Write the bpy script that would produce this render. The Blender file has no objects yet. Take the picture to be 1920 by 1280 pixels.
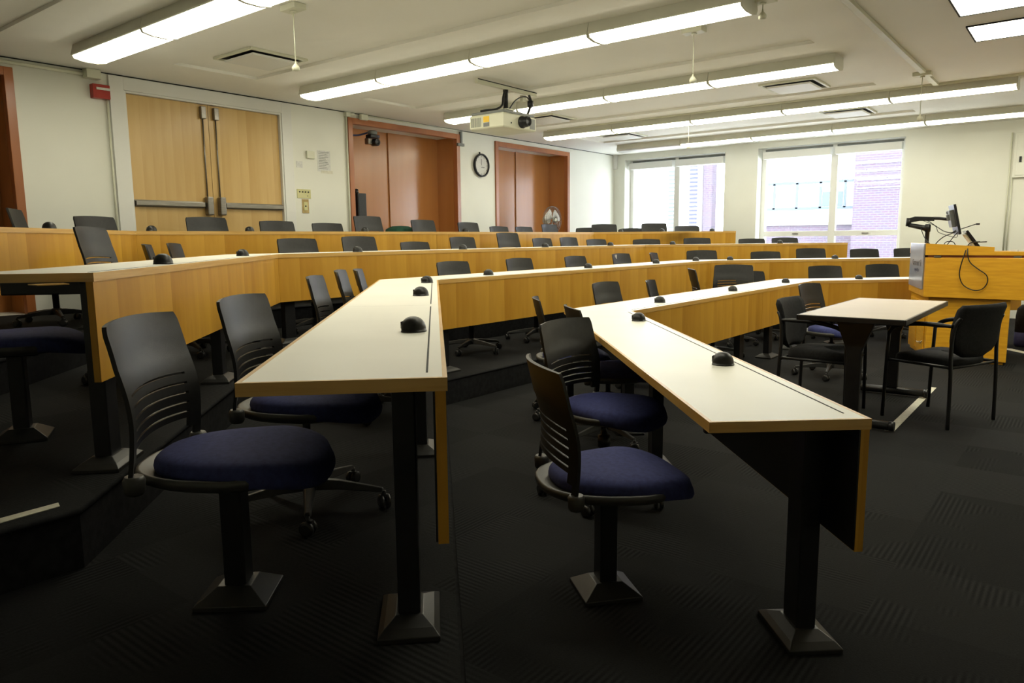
import bpy, bmesh, math, random
from mathutils import Matrix, Vector
random.seed(7)
sc = bpy.context.scene
COL = sc.collection
PI = math.pi
T = 0.1985                     # riser height of one seating tier
CEIL = 2.88
XW, YW = -7.7, 13.126          # left wall face, window wall face
XR, YN = 1.9, -2.2             # front wall and near wall (behind the camera)

# ------------------------------------------------------------ camera
cam_d = bpy.data.cameras.new('camera'); cam = bpy.data.objects.new('camera', cam_d); COL.objects.link(cam)
yaw, pitch, roll = math.radians(38.28236), math.radians(7.950213), math.radians(-0.544483)
fwd = Matrix.Rotation(yaw, 3, 'Z') @ Vector((0, math.cos(pitch), -math.sin(pitch)))
rgt = Matrix.Rotation(yaw, 3, 'Z') @ Vector((1, 0, 0)); upv = rgt.cross(fwd)
r2 = rgt*math.cos(roll) + upv*math.sin(roll); u2 = upv*math.cos(roll) - rgt*math.sin(roll)
M = Matrix((r2, u2, -fwd)).transposed().to_4x4(); M.translation = Vector((0, 0, 1.24))
cam.matrix_world = M
cam_d.sensor_width = 36; cam_d.lens = 1375.4/1920*36; cam_d.clip_start = .02; cam_d.clip_end = 300
sc.camera = cam

# ------------------------------------------------------------ world, exposure
w = bpy.data.worlds.new('sky'); sc.world = w; w.use_nodes = True
bg = w.node_tree.nodes['Background']; bg.inputs[0].default_value = (.86, .93, 1, 1); bg.inputs[1].default_value = 15.0
sc.view_settings.view_transform = 'Standard'; sc.view_settings.look = 'None'
sc.view_settings.exposure = 0.0; sc.view_settings.gamma = 1; sc.view_settings.use_curve_mapping = False
sc.cycles.max_bounces = 8; sc.cycles.diffuse_bounces = 5
TUBE = 14.0

# ------------------------------------------------------------ materials
def mat(name, col, rough=.5, metal=0, spec=.5, emit=None, es=0):
    m = bpy.data.materials.new(name); m.use_nodes = True
    b = m.node_tree.nodes['Principled BSDF']
    b.inputs['Base Color'].default_value = (*col, 1); b.inputs['Roughness'].default_value = rough
    b.inputs['Metallic'].default_value = metal; b.inputs['Specular IOR Level'].default_value = spec
    if emit: b.inputs['Emission Color'].default_value = (*emit, 1); b.inputs['Emission Strength'].default_value = es
    return m
def N(m, t, **k):
    n = m.node_tree.nodes.new(t)
    for a, v in k.items(): setattr(n, a, v)
    return n
def lk(m, a, b): m.node_tree.links.new(a, b)
def bs(m): return m.node_tree.nodes['Principled BSDF']
def mottle(m, c1, c2, scale=5, detail=3, bump=0, bscale=200, coord='Object', stretch=None):
    tc = N(m, 'ShaderNodeTexCoord'); no = N(m, 'ShaderNodeTexNoise'); no.inputs['Scale'].default_value = scale; no.inputs['Detail'].default_value = detail
    src = tc.outputs[coord]
    if stretch:
        mp = N(m, 'ShaderNodeMapping'); mp.inputs['Scale'].default_value = stretch; lk(m, src, mp.inputs[0]); src = mp.outputs[0]
    lk(m, src, no.inputs['Vector'])
    r = N(m, 'ShaderNodeValToRGB'); r.color_ramp.elements[0].position = .35; r.color_ramp.elements[1].position = .65
    r.color_ramp.elements[0].color = (*c1, 1); r.color_ramp.elements[1].color = (*c2, 1)
    lk(m, no.outputs[0], r.inputs[0]); lk(m, r.outputs[0], bs(m).inputs['Base Color'])
    if bump:
        n2 = N(m, 'ShaderNodeTexNoise'); n2.inputs['Scale'].default_value = bscale; lk(m, tc.outputs[coord], n2.inputs['Vector'])
        bp = N(m, 'ShaderNodeBump'); bp.inputs['Strength'].default_value = bump; bp.inputs['Distance'].default_value = .002
        lk(m, n2.outputs[0], bp.inputs['Height']); lk(m, bp.outputs[0], bs(m).inputs['Normal'])
    return m
def veneer(name, base, dark, light, band=.2, rough=.38, spec=.4):
    """vertical veneer leaves along U, fine grain along V"""
    m = mat(name, base, rough, spec=spec)
    uv = N(m, 'ShaderNodeUVMap'); sx = N(m, 'ShaderNodeSeparateXYZ'); lk(m, uv.outputs[0], sx.inputs[0])
    dv = N(m, 'ShaderNodeMath', operation='DIVIDE'); dv.inputs[1].default_value = band; lk(m, sx.outputs[0], dv.inputs[0])
    fl = N(m, 'ShaderNodeMath', operation='FLOOR'); lk(m, dv.outputs[0], fl.inputs[0])
    wn = N(m, 'ShaderNodeTexWhiteNoise', noise_dimensions='1D'); lk(m, fl.outputs[0], wn.inputs['W'])
    mp = N(m, 'ShaderNodeMapping'); mp.inputs['Scale'].default_value = (14, 1.6, 1); lk(m, uv.outputs[0], mp.inputs[0])
    cb = N(m, 'ShaderNodeCombineXYZ'); lk(m, fl.outputs[0], cb.inputs[2])
    ad = N(m, 'ShaderNodeVectorMath', operation='ADD'); lk(m, mp.outputs[0], ad.inputs[0]); lk(m, cb.outputs[0], ad.inputs[1])
    no = N(m, 'ShaderNodeTexNoise'); no.inputs['Scale'].default_value = 1.0; no.inputs['Detail'].default_value = 4; lk(m, ad.outputs[0], no.inputs['Vector'])
    fr = N(m, 'ShaderNodeMath', operation='FRACT'); lk(m, dv.outputs[0], fr.inputs[0])
    a = N(m, 'ShaderNodeMath', operation='MULTIPLY_ADD'); a.inputs[1].default_value = .26; lk(m, wn.outputs[0], a.inputs[0])
    b2 = N(m, 'ShaderNodeMath', operation='MULTIPLY_ADD'); b2.inputs[1].default_value = .6; b2.inputs[2].default_value = -.08; lk(m, no.outputs[0], b2.inputs[0]); lk(m, b2.outputs[0], a.inputs[2])
    c2 = N(m, 'ShaderNodeMath', operation='MULTIPLY_ADD'); c2.inputs[1].default_value = .18; lk(m, fr.outputs[0], c2.inputs[0]); lk(m, a.outputs[0], c2.inputs[2])
    r = N(m, 'ShaderNodeValToRGB'); r.color_ramp.elements[0].position = .2; r.color_ramp.elements[0].color = (*dark, 1)
    r.color_ramp.elements[1].position = .85; r.color_ramp.elements[1].color = (*light, 1)
    lk(m, c2.outputs[0], r.inputs[0]); lk(m, r.outputs[0], bs(m).inputs['Base Color'])
    return m
def carpet():
    m = mat('carpet', (.02, .02, .02), .95, spec=.1)
    g = N(m, 'ShaderNodeNewGeometry'); mp = N(m, 'ShaderNodeMapping'); mp.inputs['Scale'].default_value = (2, 2, 2); mp.inputs['Rotation'].default_value = (0, 0, 0); lk(m, g.outputs['Position'], mp.inputs[0])
    fl = N(m, 'ShaderNodeVectorMath', operation='FLOOR'); lk(m, mp.outputs[0], fl.inputs[0])
    s1 = N(m, 'ShaderNodeSeparateXYZ'); lk(m, fl.outputs[0], s1.inputs[0]); c1 = N(m, 'ShaderNodeCombineXYZ'); lk(m, s1.outputs[0], c1.inputs[0]); lk(m, s1.outputs[1], c1.inputs[1])
    wn = N(m, 'ShaderNodeTexWhiteNoise', noise_dimensions='2D'); lk(m, c1.outputs[0], wn.inputs['Vector'])
    sp = N(m, 'ShaderNodeSeparateXYZ'); lk(m, g.outputs['Position'], sp.inputs[0])
    gt = N(m, 'ShaderNodeMath', operation='GREATER_THAN'); gt.inputs[1].default_value = .5; lk(m, wn.outputs[0], gt.inputs[0])
    mx = N(m, 'ShaderNodeMix'); lk(m, gt.outputs[0], mx.inputs[0]); lk(m, sp.outputs[0], mx.inputs[2]); lk(m, sp.outputs[1], mx.inputs[3])
    ml = N(m, 'ShaderNodeMath', operation='MULTIPLY'); ml.inputs[1].default_value = 2*PI/.021; lk(m, mx.outputs[0], ml.inputs[0])
    sn = N(m, 'ShaderNodeMath', operation='SINE'); lk(m, ml.outputs[0], sn.inputs[0])
    n0 = N(m, 'ShaderNodeTexNoise'); n0.inputs['Scale'].default_value = 3.2; n0.inputs['Detail'].default_value = 2; lk(m, g.outputs['Position'], n0.inputs['Vector'])
    r0 = N(m, 'ShaderNodeValToRGB'); r0.color_ramp.elements[0].position = .5; r0.color_ramp.elements[1].position = .6; lk(m, n0.outputs[0], r0.inputs[0])
    st = N(m, 'ShaderNodeMath', operation='MULTIPLY'); lk(m, sn.outputs[0], st.inputs[0]); lk(m, r0.outputs[0], st.inputs[1])
    n1 = N(m, 'ShaderNodeTexNoise'); n1.inputs['Scale'].default_value = 160; n1.inputs['Detail'].default_value = 2; lk(m, g.outputs['Position'], n1.inputs['Vector'])
    k = N(m, 'ShaderNodeMath', operation='MULTIPLY_ADD'); k.inputs[1].default_value = .34; k.inputs[2].default_value = .0; lk(m, st.outputs[0], k.inputs[0])
    k2 = N(m, 'ShaderNodeMath', operation='MULTIPLY_ADD'); k2.inputs[1].default_value = .35; lk(m, wn.outputs[0], k2.inputs[0]); lk(m, k.outputs[0], k2.inputs[2])
    k3 = N(m, 'ShaderNodeMath', operation='MULTIPLY_ADD'); k3.inputs[1].default_value = .5; lk(m, n1.outputs[0], k3.inputs[0]); lk(m, k2.outputs[0], k3.inputs[2])
    r = N(m, 'ShaderNodeValToRGB'); r.color_ramp.elements[0].position = .0; r.color_ramp.elements[0].color = (.006, .0062, .0066, 1)
    r.color_ramp.elements[1].position = 1; r.color_ramp.elements[1].color = (.028, .0285, .0285, 1)
    lk(m, k3.outputs[0], r.inputs[0]); lk(m, r.outputs[0], bs(m).inputs['Base Color'])
    bp = N(m, 'ShaderNodeBump'); bp.inputs['Strength'].default_value = .4; bp.inputs['Distance'].default_value = .003; lk(m, n1.outputs[0], bp.inputs['Height']); lk(m, bp.outputs[0], bs(m).inputs['Normal'])
    return m
def brick():
    m = mat('brick', (.4, .2, .2), .9)
    tc = N(m, 'ShaderNodeTexCoord'); mp = N(m, 'ShaderNodeMapping'); mp.inputs['Rotation'].default_value = (PI/2, 0, 0); lk(m, tc.outputs['Object'], mp.inputs[0])
    b = N(m, 'ShaderNodeTexBrick'); b.inputs['Color1'].default_value = (.070, .046, .066, 1); b.inputs['Color2'].default_value = (.062, .05, .070, 1); b.inputs['Mortar'].default_value = (.085, .078, .088, 1)
    b.inputs['Scale'].default_value = 1; b.inputs['Brick Width'].default_value = .22; b.inputs['Row Height'].default_value = .075; b.inputs['Mortar Size'].default_value = .012
    lk(m, mp.outputs[0], b.inputs['Vector']); lk(m, b.outputs[0], bs(m).inputs['Base Color'])
    return m
WALL = mottle(mat('wall_paint', (.72, .72, .67), .6), (.69, .69, .61), (.73, .73, .65), 1.3, 2, .05, 90)
CEILM = mottle(mat('ceiling_paint', (.8, .79, .73), .8), (.78, .77, .71), (.82, .81, .75), 1.0, 3, .12, 60)
WHITE = mat('white_paint', (.68, .68, .64), .45)
CARPET = carpet()
RISER = mottle(mat('riser_carpet', (.014, .014, .015), .95, spec=.1), (.011, .011, .012), (.017, .017, .018), 30, 2, .3, 200)
MAPLE = veneer('maple_veneer', (.5, .28, .08), (.43, .205, .017), (.66, .37, .052), spec=.28)
DOORW = veneer('door_veneer', (.5, .32, .12), (.50, .32, .11), (.62, .43, .18), band=.11, rough=.3)
EDGE = mottle(mat('maple_edge', (.5, .28, .08), .35), (.54, .30, .065), (.66, .41, .12), 3, 4, stretch=(1, 1, 18))
LECT = mottle(mat('lectern_maple', (.6, .3, .03), .35), (.56, .270, .012), (.66, .34, .020), 6, 4, stretch=(1, 1, 9))
LAM = mottle(mat('cream_laminate', (.82, .81, .73), .42, spec=.35), (.80, .79, .71), (.84, .83, .75), 2, 2)
LAM2 = mottle(mat('pinkish_laminate', (.62, .52, .38), .5, spec=.25), (.40, .345, .28), (.44, .38, .305), 2, 2)
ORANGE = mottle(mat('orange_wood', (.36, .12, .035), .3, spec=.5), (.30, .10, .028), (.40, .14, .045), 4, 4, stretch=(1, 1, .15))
ORPANEL = mottle(mat('glossy_brown_panel', (.30, .12, .04), .22, spec=.7), (.38, .150, .035), (.46, .19, .055), 3, 4, stretch=(1, 1, .12))
BLK = mottle(mat('black_steel', (.008, .008, .009), .38, spec=.4), (.007, .007, .008), (.010, .010, .011), 20, 2)
PLAS = mottle(mat('black_plastic', (.012, .012, .011), .46, spec=.38), (.009, .009, .0085), (.013, .013, .012), 40, 2, .15, 500)
DOMEM = mottle(mat('dome_plastic', (.008, .008, .007), .4, spec=.4), (.006, .006, .0055), (.010, .010, .009), 60, 2, .1, 400)
PAN = mottle(mat('seat_pan_plastic', (.04, .04, .036), .45), (.034, .034, .030), (.044, .043, .038), 30, 2)
NAVY = mottle(mat('navy_fabric', (.02, .026, .075), .85, spec=.3), (.027, .033, .115), (.037, .046, .155), 60, 3, .4, 700)
BLKFAB = mottle(mat('black_fabric', (.016, .016, .017), .9, spec=.2), (.013, .013, .014), (.019, .019, .02), 60, 3, .4, 700)
STARM = mottle(mat('star_base_nylon', (.018, .018, .017), .5), (.015, .015, .014), (.021, .021, .02), 30, 2)
CAST = mottle(mat('caster_rubber', (.018, .018, .018), .35), (.015, .015, .015), (.022, .022, .022), 20, 2)
STEEL = mottle(mat('brushed_steel', (.3, .28, .25), .36, .9), (.20, .19, .165), (.27, .25, .22), 10, 3, stretch=(1, 1, 20))
PLATE = mottle(mat('foot_cover', (.06, .06, .055), .4), (.014, .014, .013), (.021, .020, .018), 20, 2)
SILVER = mottle(mat('grey_sign', (.30, .34, .42), .25, .2), (.28, .32, .40), (.33, .37, .45), 2, 2)
BEIGE = mottle(mat('beige_plastic', (.60, .60, .47), .45), (.58, .58, .45), (.62, .62, .49), 4, 2)
HOUS = mottle(mat('light_housing', (.50, .50, .42), .5), (.60, .60, .51), (.64, .64, .55), 3, 2)
GRAY = mottle(mat('grey_plastic', (.16, .17, .16), .5), (.14, .15, .14), (.18, .19, .18), 9, 2)
RED = mottle(mat('red_enamel', (.35, .02, .01), .35), (.32, .015, .008), (.38, .025, .012), 9, 2)
DARK = mottle(mat('dark_gap', (.01, .01, .009), .8), (.008, .008, .007), (.012, .012, .011), 9, 2)
BRASS = mottle(mat('brass_plate', (.35, .26, .11), .35, .7), (.30, .22, .09), (.40, .30, .13), 20, 2)
CREAM = mottle(mat('cream_plate', (.52, .50, .24), .45), (.50, .48, .22), (.55, .52, .26), 6, 2)
PAPER = mottle(mat('paper', (.6, .6, .57), .8), (.55, .55, .52), (.64, .64, .60), 40, 3)
TAPE = mottle(mat('white_tape', (.62, .60, .48), .6), (.55, .53, .42), (.66, .64, .52), 30, 3)
YEL = mottle(mat('yellow_sticker', (.8, .5, .02), .5), (.76, .46, .02), (.82, .54, .03), 20, 2)
SCREEN = mottle(mat('screen_black', (.012, .010, .012), .12), (.010, .009, .010), (.014, .012, .014), 5, 2)
TUBEM = mat('lit_diffuser', (.8, .8, .7), .4, emit=(1, .955, .76), es=TUBE)
UNLIT = mottle(mat('unlit_diffuser', (.7, .7, .66), .4), (.68, .68, .64), (.72, .72, .68), 4, 2)
BRICK = brick()
FACADE = mottle(mat('pale_facade', (.75, .76, .78), .8), (.72, .73, .75), (.78, .79, .81), .6, 3)
BLUEG = mottle(mat('blue_cladding', (.28, .42, .6), .5), (.045, .065, .085), (.052, .072, .092), .8, 3)
DKBLUE = mottle(mat('dark_blue_louver', (.06, .08, .25), .5), (.02, .024, .07), (.025, .03, .08), 2, 3)
BAGBL = mottle(mat('navy_bag_cloth', (.02, .02, .09), .8), (.016, .016, .075), (.025, .025, .10), 30, 3)
GREEN = mottle(mat('dark_green_cloth', (.01, .06, .035), .9), (.008, .05, .03), (.013, .07, .04), 20, 3)
STICK = mottle(mat('pale_sticker', (.5, .47, .4), .7), (.47, .44, .38), (.53, .5, .43), 30, 3)
glass = bpy.data.materials.new('window_glass'); glass.use_nodes = True
_t = glass.node_tree; _t.nodes.remove(_t.nodes['Principled BSDF'])
_tr = _t.nodes.new('ShaderNodeBsdfTransparent'); _gl = _t.nodes.new('ShaderNodeBsdfGlossy'); _gl.inputs['Roughness'].default_value = .02
_mx = _t.nodes.new('ShaderNodeMixShader'); _mx.inputs[0].default_value = .05
_t.links.new(_tr.outputs[0], _mx.inputs[1]); _t.links.new(_gl.outputs[0], _mx.inputs[2]); _t.links.new(_mx.outputs[0], _t.nodes['Material Output'].inputs[0])

# ------------------------------------------------------------ mesh helpers
class MB:
    def __init__(s): s.b = bmesh.new(); s.uvl = s.b.loops.layers.uv.new('UVMap')
    def face(s, pts, mi=0, uv=None, smooth=False):
        vs = [s.b.verts.new(p) for p in pts]
        try: f = s.b.faces.new(vs)
        except ValueError: return None
        f.material_index = mi; f.smooth = smooth
        if uv:
            for l, u in zip(f.loops, uv): l[s.uvl].uv = u
        return f
    def box(s, c, d, rot=0, mi=0):
        x, y, z = d[0]/2, d[1]/2, d[2]/2; cr, sr = math.cos(rot), math.sin(rot)
        v = [s.b.verts.new((c[0]+cr*a-sr*b, c[1]+sr*a+cr*b, c[2]+e)) for a, b, e in ((-x,-y,-z),(x,-y,-z),(x,y,-z),(-x,y,-z),(-x,-y,z),(x,-y,z),(x,y,z),(-x,y,z))]
        for q in ((0,3,2,1),(4,5,6,7),(0,1,5,4),(1,2,6,5),(2,3,7,6),(3,0,4,7)):
            f = s.b.faces.new([v[i] for i in q]); f.material_index = mi
            for l in f.loops:
                co = l.vert.co; l[s.uvl].uv = ((co.x+co.y), co.z) if abs(f.normal.z) < .5 else (co.x, co.y)
        return s
    def b2(s, x0, x1, y0, y1, z0, z1, mi=0): return s.box(((x0+x1)/2, (y0+y1)/2, (z0+z1)/2), (abs(x1-x0), abs(y1-y0), abs(z1-z0)), 0, mi)
    def prism(s, poly, z0, z1, mi=0, side=None):
        a = [s.b.verts.new((p[0], p[1], z0)) for p in poly]; b = [s.b.verts.new((p[0], p[1], z1)) for p in poly]
        n = len(poly); f = s.b.faces.new(b); f.material_index = mi; f2 = s.b.faces.new(a[::-1]); f2.material_index = mi
        u = 0
        for i in range(n):
            j = (i+1) % n; f = s.b.faces.new((a[i], a[j], b[j], b[i])); f.material_index = mi if side is None else side
            d = math.dist(poly[i][:2], poly[j][:2])
            for l, t in zip(f.loops, ((u, z0), (u+d, z0), (u+d, z1), (u, z1))): l[s.uvl].uv = t
            u += d
        return s
    def extr(s, prof, axis, a0, a1, mi=0):
        """extrude a 2D profile [(u,v)] along axis ('x','y'): u,v are the other two coords"""
        def P(u, v, a): return (a, u, v) if axis == 'x' else (u, a, v)
        A = [s.b.verts.new(P(u, v, a0)) for u, v in prof]; B = [s.b.verts.new(P(u, v, a1)) for u, v in prof]
        s.b.faces.new(A).material_index = mi; s.b.faces.new(B[::-1]).material_index = mi
        for i in range(len(prof)):
            j = (i+1) % len(prof); s.b.faces.new((A[i], B[i], B[j], A[j])).material_index = mi
        return s
    def loft(s, rings, caps=True, mi=0, smooth=True, closed=True):
        R_ = [[s.b.verts.new(p) for p in r] for r in rings]; n = len(rings[0])
        for a, b in zip(R_, R_[1:]):
            for i in range(n if closed else n-1):
                j = (i+1) % n; f = s.b.faces.new((a[i], a[j], b[j], b[i])); f.smooth = smooth; f.material_index = mi
        if caps:
            f = s.b.faces.new(R_[0][::-1]); f.material_index = mi; f = s.b.faces.new(R_[-1]); f.material_index = mi
        return s
    def tube(s, pts, r, seg=8, mi=0):
        pts = [Vector(p) for p in pts]; rings = []; ref = None
        for i, p in enumerate(pts):
            d = (pts[min(i+1, len(pts)-1)] - pts[max(i-1, 0)]).normalized()
            if ref is None: ref = d.orthogonal().normalized()
            ref = (ref - d*ref.dot(d)).normalized(); e = d.cross(ref); rr = r[i] if isinstance(r, (list, tuple)) else r
            rings.append([p + (ref*math.cos(2*PI*k/seg) + e*math.sin(2*PI*k/seg))*rr for k in range(seg)])
        return s.loft(rings, True, mi)
    def lathe(s, prof, c=(0,0,0), seg=20, mi=0, axis='z'):
        rings = []
        for r, z in prof:
            r = max(r, .0004); ring = []
            for k in range(seg):
                a = 2*PI*k/seg; x, y = r*math.cos(a), r*math.sin(a)
                ring.append({'z': (c[0]+x, c[1]+y, c[2]+z), 'x': (c[0]+z, c[1]+x, c[2]+y), 'y': (c[0]+x, c[1]+z, c[2]+y)}[axis])
            rings.append(ring)
        return s.loft(rings, True, mi)
    def build(s, name, mats, parent=None, bevel=0, loc=(0,0,0), rot=0, seg=2):
        s.b.normal_update(); bmesh.ops.recalc_face_normals(s.b, faces=s.b.faces)
        if bevel:
            es = [e for e in s.b.edges if len(e.link_faces) == 2 and not (e.link_faces[0].smooth and e.link_faces[1].smooth) and e.calc_face_angle(0) > .5]
            bmesh.ops.bevel(s.b, geom=es, offset=bevel, segments=seg, profile=.5, affect='EDGES', clamp_overlap=True)
        me = bpy.data.meshes.new(name); s.b.to_mesh(me); s.b.free()
        for m in (mats if isinstance(mats, (list, tuple)) else [mats]): me.materials.append(m)
        o = bpy.data.objects.new(name, me); COL.objects.link(o); o.location = loc; o.rotation_euler[2] = rot
        if parent: o.parent = parent
        return o
def tag(o, label=None, cat=None, group=None, kind=None):
    if label: o['label'] = label
    if cat: o['category'] = cat
    if group: o['group'] = group
    if kind: o['kind'] = kind
    return o
def thing(name, label, cat, loc=(0,0,0), rot=0, group=None, kind=None):
    o = bpy.data.objects.new(name, None); COL.objects.link(o); o.location = loc; o.rotation_euler[2] = rot; o.empty_display_size = .1
    return tag(o, label, cat, group, kind)
def smooth_curve(pts, n=6):
    P = [Vector(p) for p in pts]; out = []
    for i in range(len(P)-1):
        a, b, c, d = P[max(i-1, 0)], P[i], P[i+1], P[min(i+2, len(P)-1)]
        for k in range(n):
            t = k/n; out.append(.5*((2*b)+(c-a)*t+(2*a-5*b+4*c-d)*t*t+(3*b-a-3*c+d)*t**3))
    out.append(P[-1]); return out

# ------------------------------------------------------------ room shell
f = MB(); f.b2(XW-.7, XR, YN, YW+.6, -.12, 0); tag(f.build('floor', CARPET), kind='structure')
def wall(name, axis, p0, p1, a0, a1, z0, z1, holes, m=WALL):
    """box wall with rectangular openings; axis = direction it runs along; p0..p1 its thickness"""
    mb = MB(); hs = sorted(holes); cur = a0
    def piece(s, e, zl, zh):
        if e-s < 1e-4 or zh-zl < 1e-4: return
        if axis == 'y': mb.b2(p0, p1, s, e, zl, zh)
        else: mb.b2(s, e, p0, p1, zl, zh)
    for (h0, h1, zl, zh) in hs:
        piece(cur, h0, z0, z1); piece(h0, h1, z0, zl); piece(h0, h1, zh, z1); cur = h1
    piece(cur, a1, z0, z1)
    return tag(mb.build(name, m), kind='structure')
TOP3 = 3*T
wall('wall_left', 'y', XW-.65, XW, YN, YW+.6, 0, CEIL, [(.55, 2.60, TOP3, 2.79), (3.553, 5.363, TOP3, 2.736), (6.36, 8.50, TOP3, 2.815), (9.35, 11.49, TOP3, 2.80)])
bk = MB(); bk.b2(XW-.75, XW-.651, YN, YW+.6, 0, CEIL); tag(bk.build('wall_left', WALL), kind='structure')  # unseen backing sheet, added to stop outside light leaking through the openings
wall('wall_back', 'x', YW, YW+.55, XW, XR, 0, CEIL, [(-7.456, -5.392, .70, 2.765), (-4.787, -2.455, .70, 2.775)])
wall('wall_right', 'y', XR, XR+.2, YN, YW+.55, 0, CEIL, [])
wall('wall_near', 'x', YN-.2, YN, XW-.65, XR+.2, 0, CEIL, [])
# ceiling: upper slab with a lowered layer that leaves shallow recessed bays open
BAYS = [(1.32, 2.26), (3.65, 4.535), (5.90, 6.79), (8.15, 9.075), (10.45, 11.35)]
mb = MB(); mb.b2(XW-.65, XR+.2, YN-.2, YW+.6, CEIL+.028, CEIL+.15)
cur = YN-.2
for a, b in BAYS:
    mb.b2(XW-.65, XR+.2, cur, a, CEIL, CEIL+.03); mb.b2(XW-.65, -6.88, a, b, CEIL, CEIL+.03); mb.b2(-2.02, XR+.2, a, b, CEIL, CEIL+.03); cur = b
mb.b2(XW-.65, XR+.2, cur, YW+.6, CEIL, CEIL+.03)
tag(mb.build('ceiling', CEILM), kind='structure')

m = MB(); m.b2(XW+.0005, XW+.006, YN+.01, YW-.01, CEIL-.010, CEIL-.0005); tag(m.build('trim_5', DARK), kind='structure')  # thin dark strip painting the shadow line where left wall meets ceiling
# ------------------------------------------------------------ rows: inner (front) edge polylines E,N,F,G
ROWS = [dict(E=(-.444, 2.161), N=(-2.471, 4.479), F=(-2.471, 8.617), G=(-.62, 10.47)),
        dict(E=(-1.10, 1.162), N=(-3.878, 4.020), F=(-3.878, 9.077), G=(-1.15, 11.805)),
        dict(E=(-2.717, 1.105), N=(-5.114, 3.478), F=(-5.114, 9.618), G=(-2.904, 11.828)),
        dict(E=(-4.55, 1.147), N=(-6.319, 2.936), F=(-6.319, 10.160), G=(-4.639, 11.84))]
def norm(v): l = math.hypot(*v); return (v[0]/l, v[1]/l)
def offpoly(pts, d):
    """offset an open polyline to its left by d (left of travel E->G is outward)"""
    out = []
    for i, p in enumerate(pts):
        ds = []
        if i > 0: ds.append(norm((p[0]-pts[i-1][0], p[1]-pts[i-1][1])))
        if i < len(pts)-1: ds.append(norm((pts[i+1][0]-p[0], pts[i+1][1]-p[1])))
        ns = [(-q[1], q[0]) for q in ds]
        if len(ns) == 1: out.append((p[0]+ns[0][0]*d, p[1]+ns[0][1]*d))
        else:
            b = norm((ns[0][0]+ns[1][0], ns[0][1]+ns[1][1])); k = d/(b[0]*ns[0][0]+b[1]*ns[0][1]); out.append((p[0]+b[0]*k, p[1]+b[1]*k))
    return out
TIERN = ['', 'lowest', 'middle', 'highest']
for i in (1, 2, 3):
    r = ROWS[i]; E, Nn, F_, G_ = r['E'], r['N'], r['F'], r['G']
    def armline(P, Q, ext):          # Q->P arm edge pushed .02 m into the room, prolonged past its free end
        d = norm((P[0]-Q[0], P[1]-Q[1])); n_ = (-d[1], d[0])
        if n_[0] < 0: n_ = (-n_[0], -n_[1])
        p = (P[0]+d[0]*ext+n_[0]*.02, P[1]+d[1]*ext+n_[1]*.02); xs = Q[0]+.12; k = (xs-p[0])/d[0]
        return p, (xs, p[1]+d[1]*k)
    e, n1 = armline(E, Nn, .3); g, f1 = armline(G_, F_, .05)
    poly = [(e[0]-.04, YN+.001), e, n1, f1, g, (g[0], YW-.001), (XW+.001, YW-.001), (XW+.001, YN+.001)]
    m = MB(); m.prism(poly, (i-1)*T+.0005, i*T, 0, 1)
    tag(m.build('floor_tier', [CARPET, RISER]), kind='structure', label='%s carpeted seating tier' % TIERN[i])
    # rounded carpet nosing along the step edge
    nm = MB(); pl = [(p[0], p[1], i*T-.009) for p in poly[:6]]; nm.tube(pl, .010, 8)
    tag(nm.build('trim_%d' % i, RISER), kind='structure')

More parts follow.
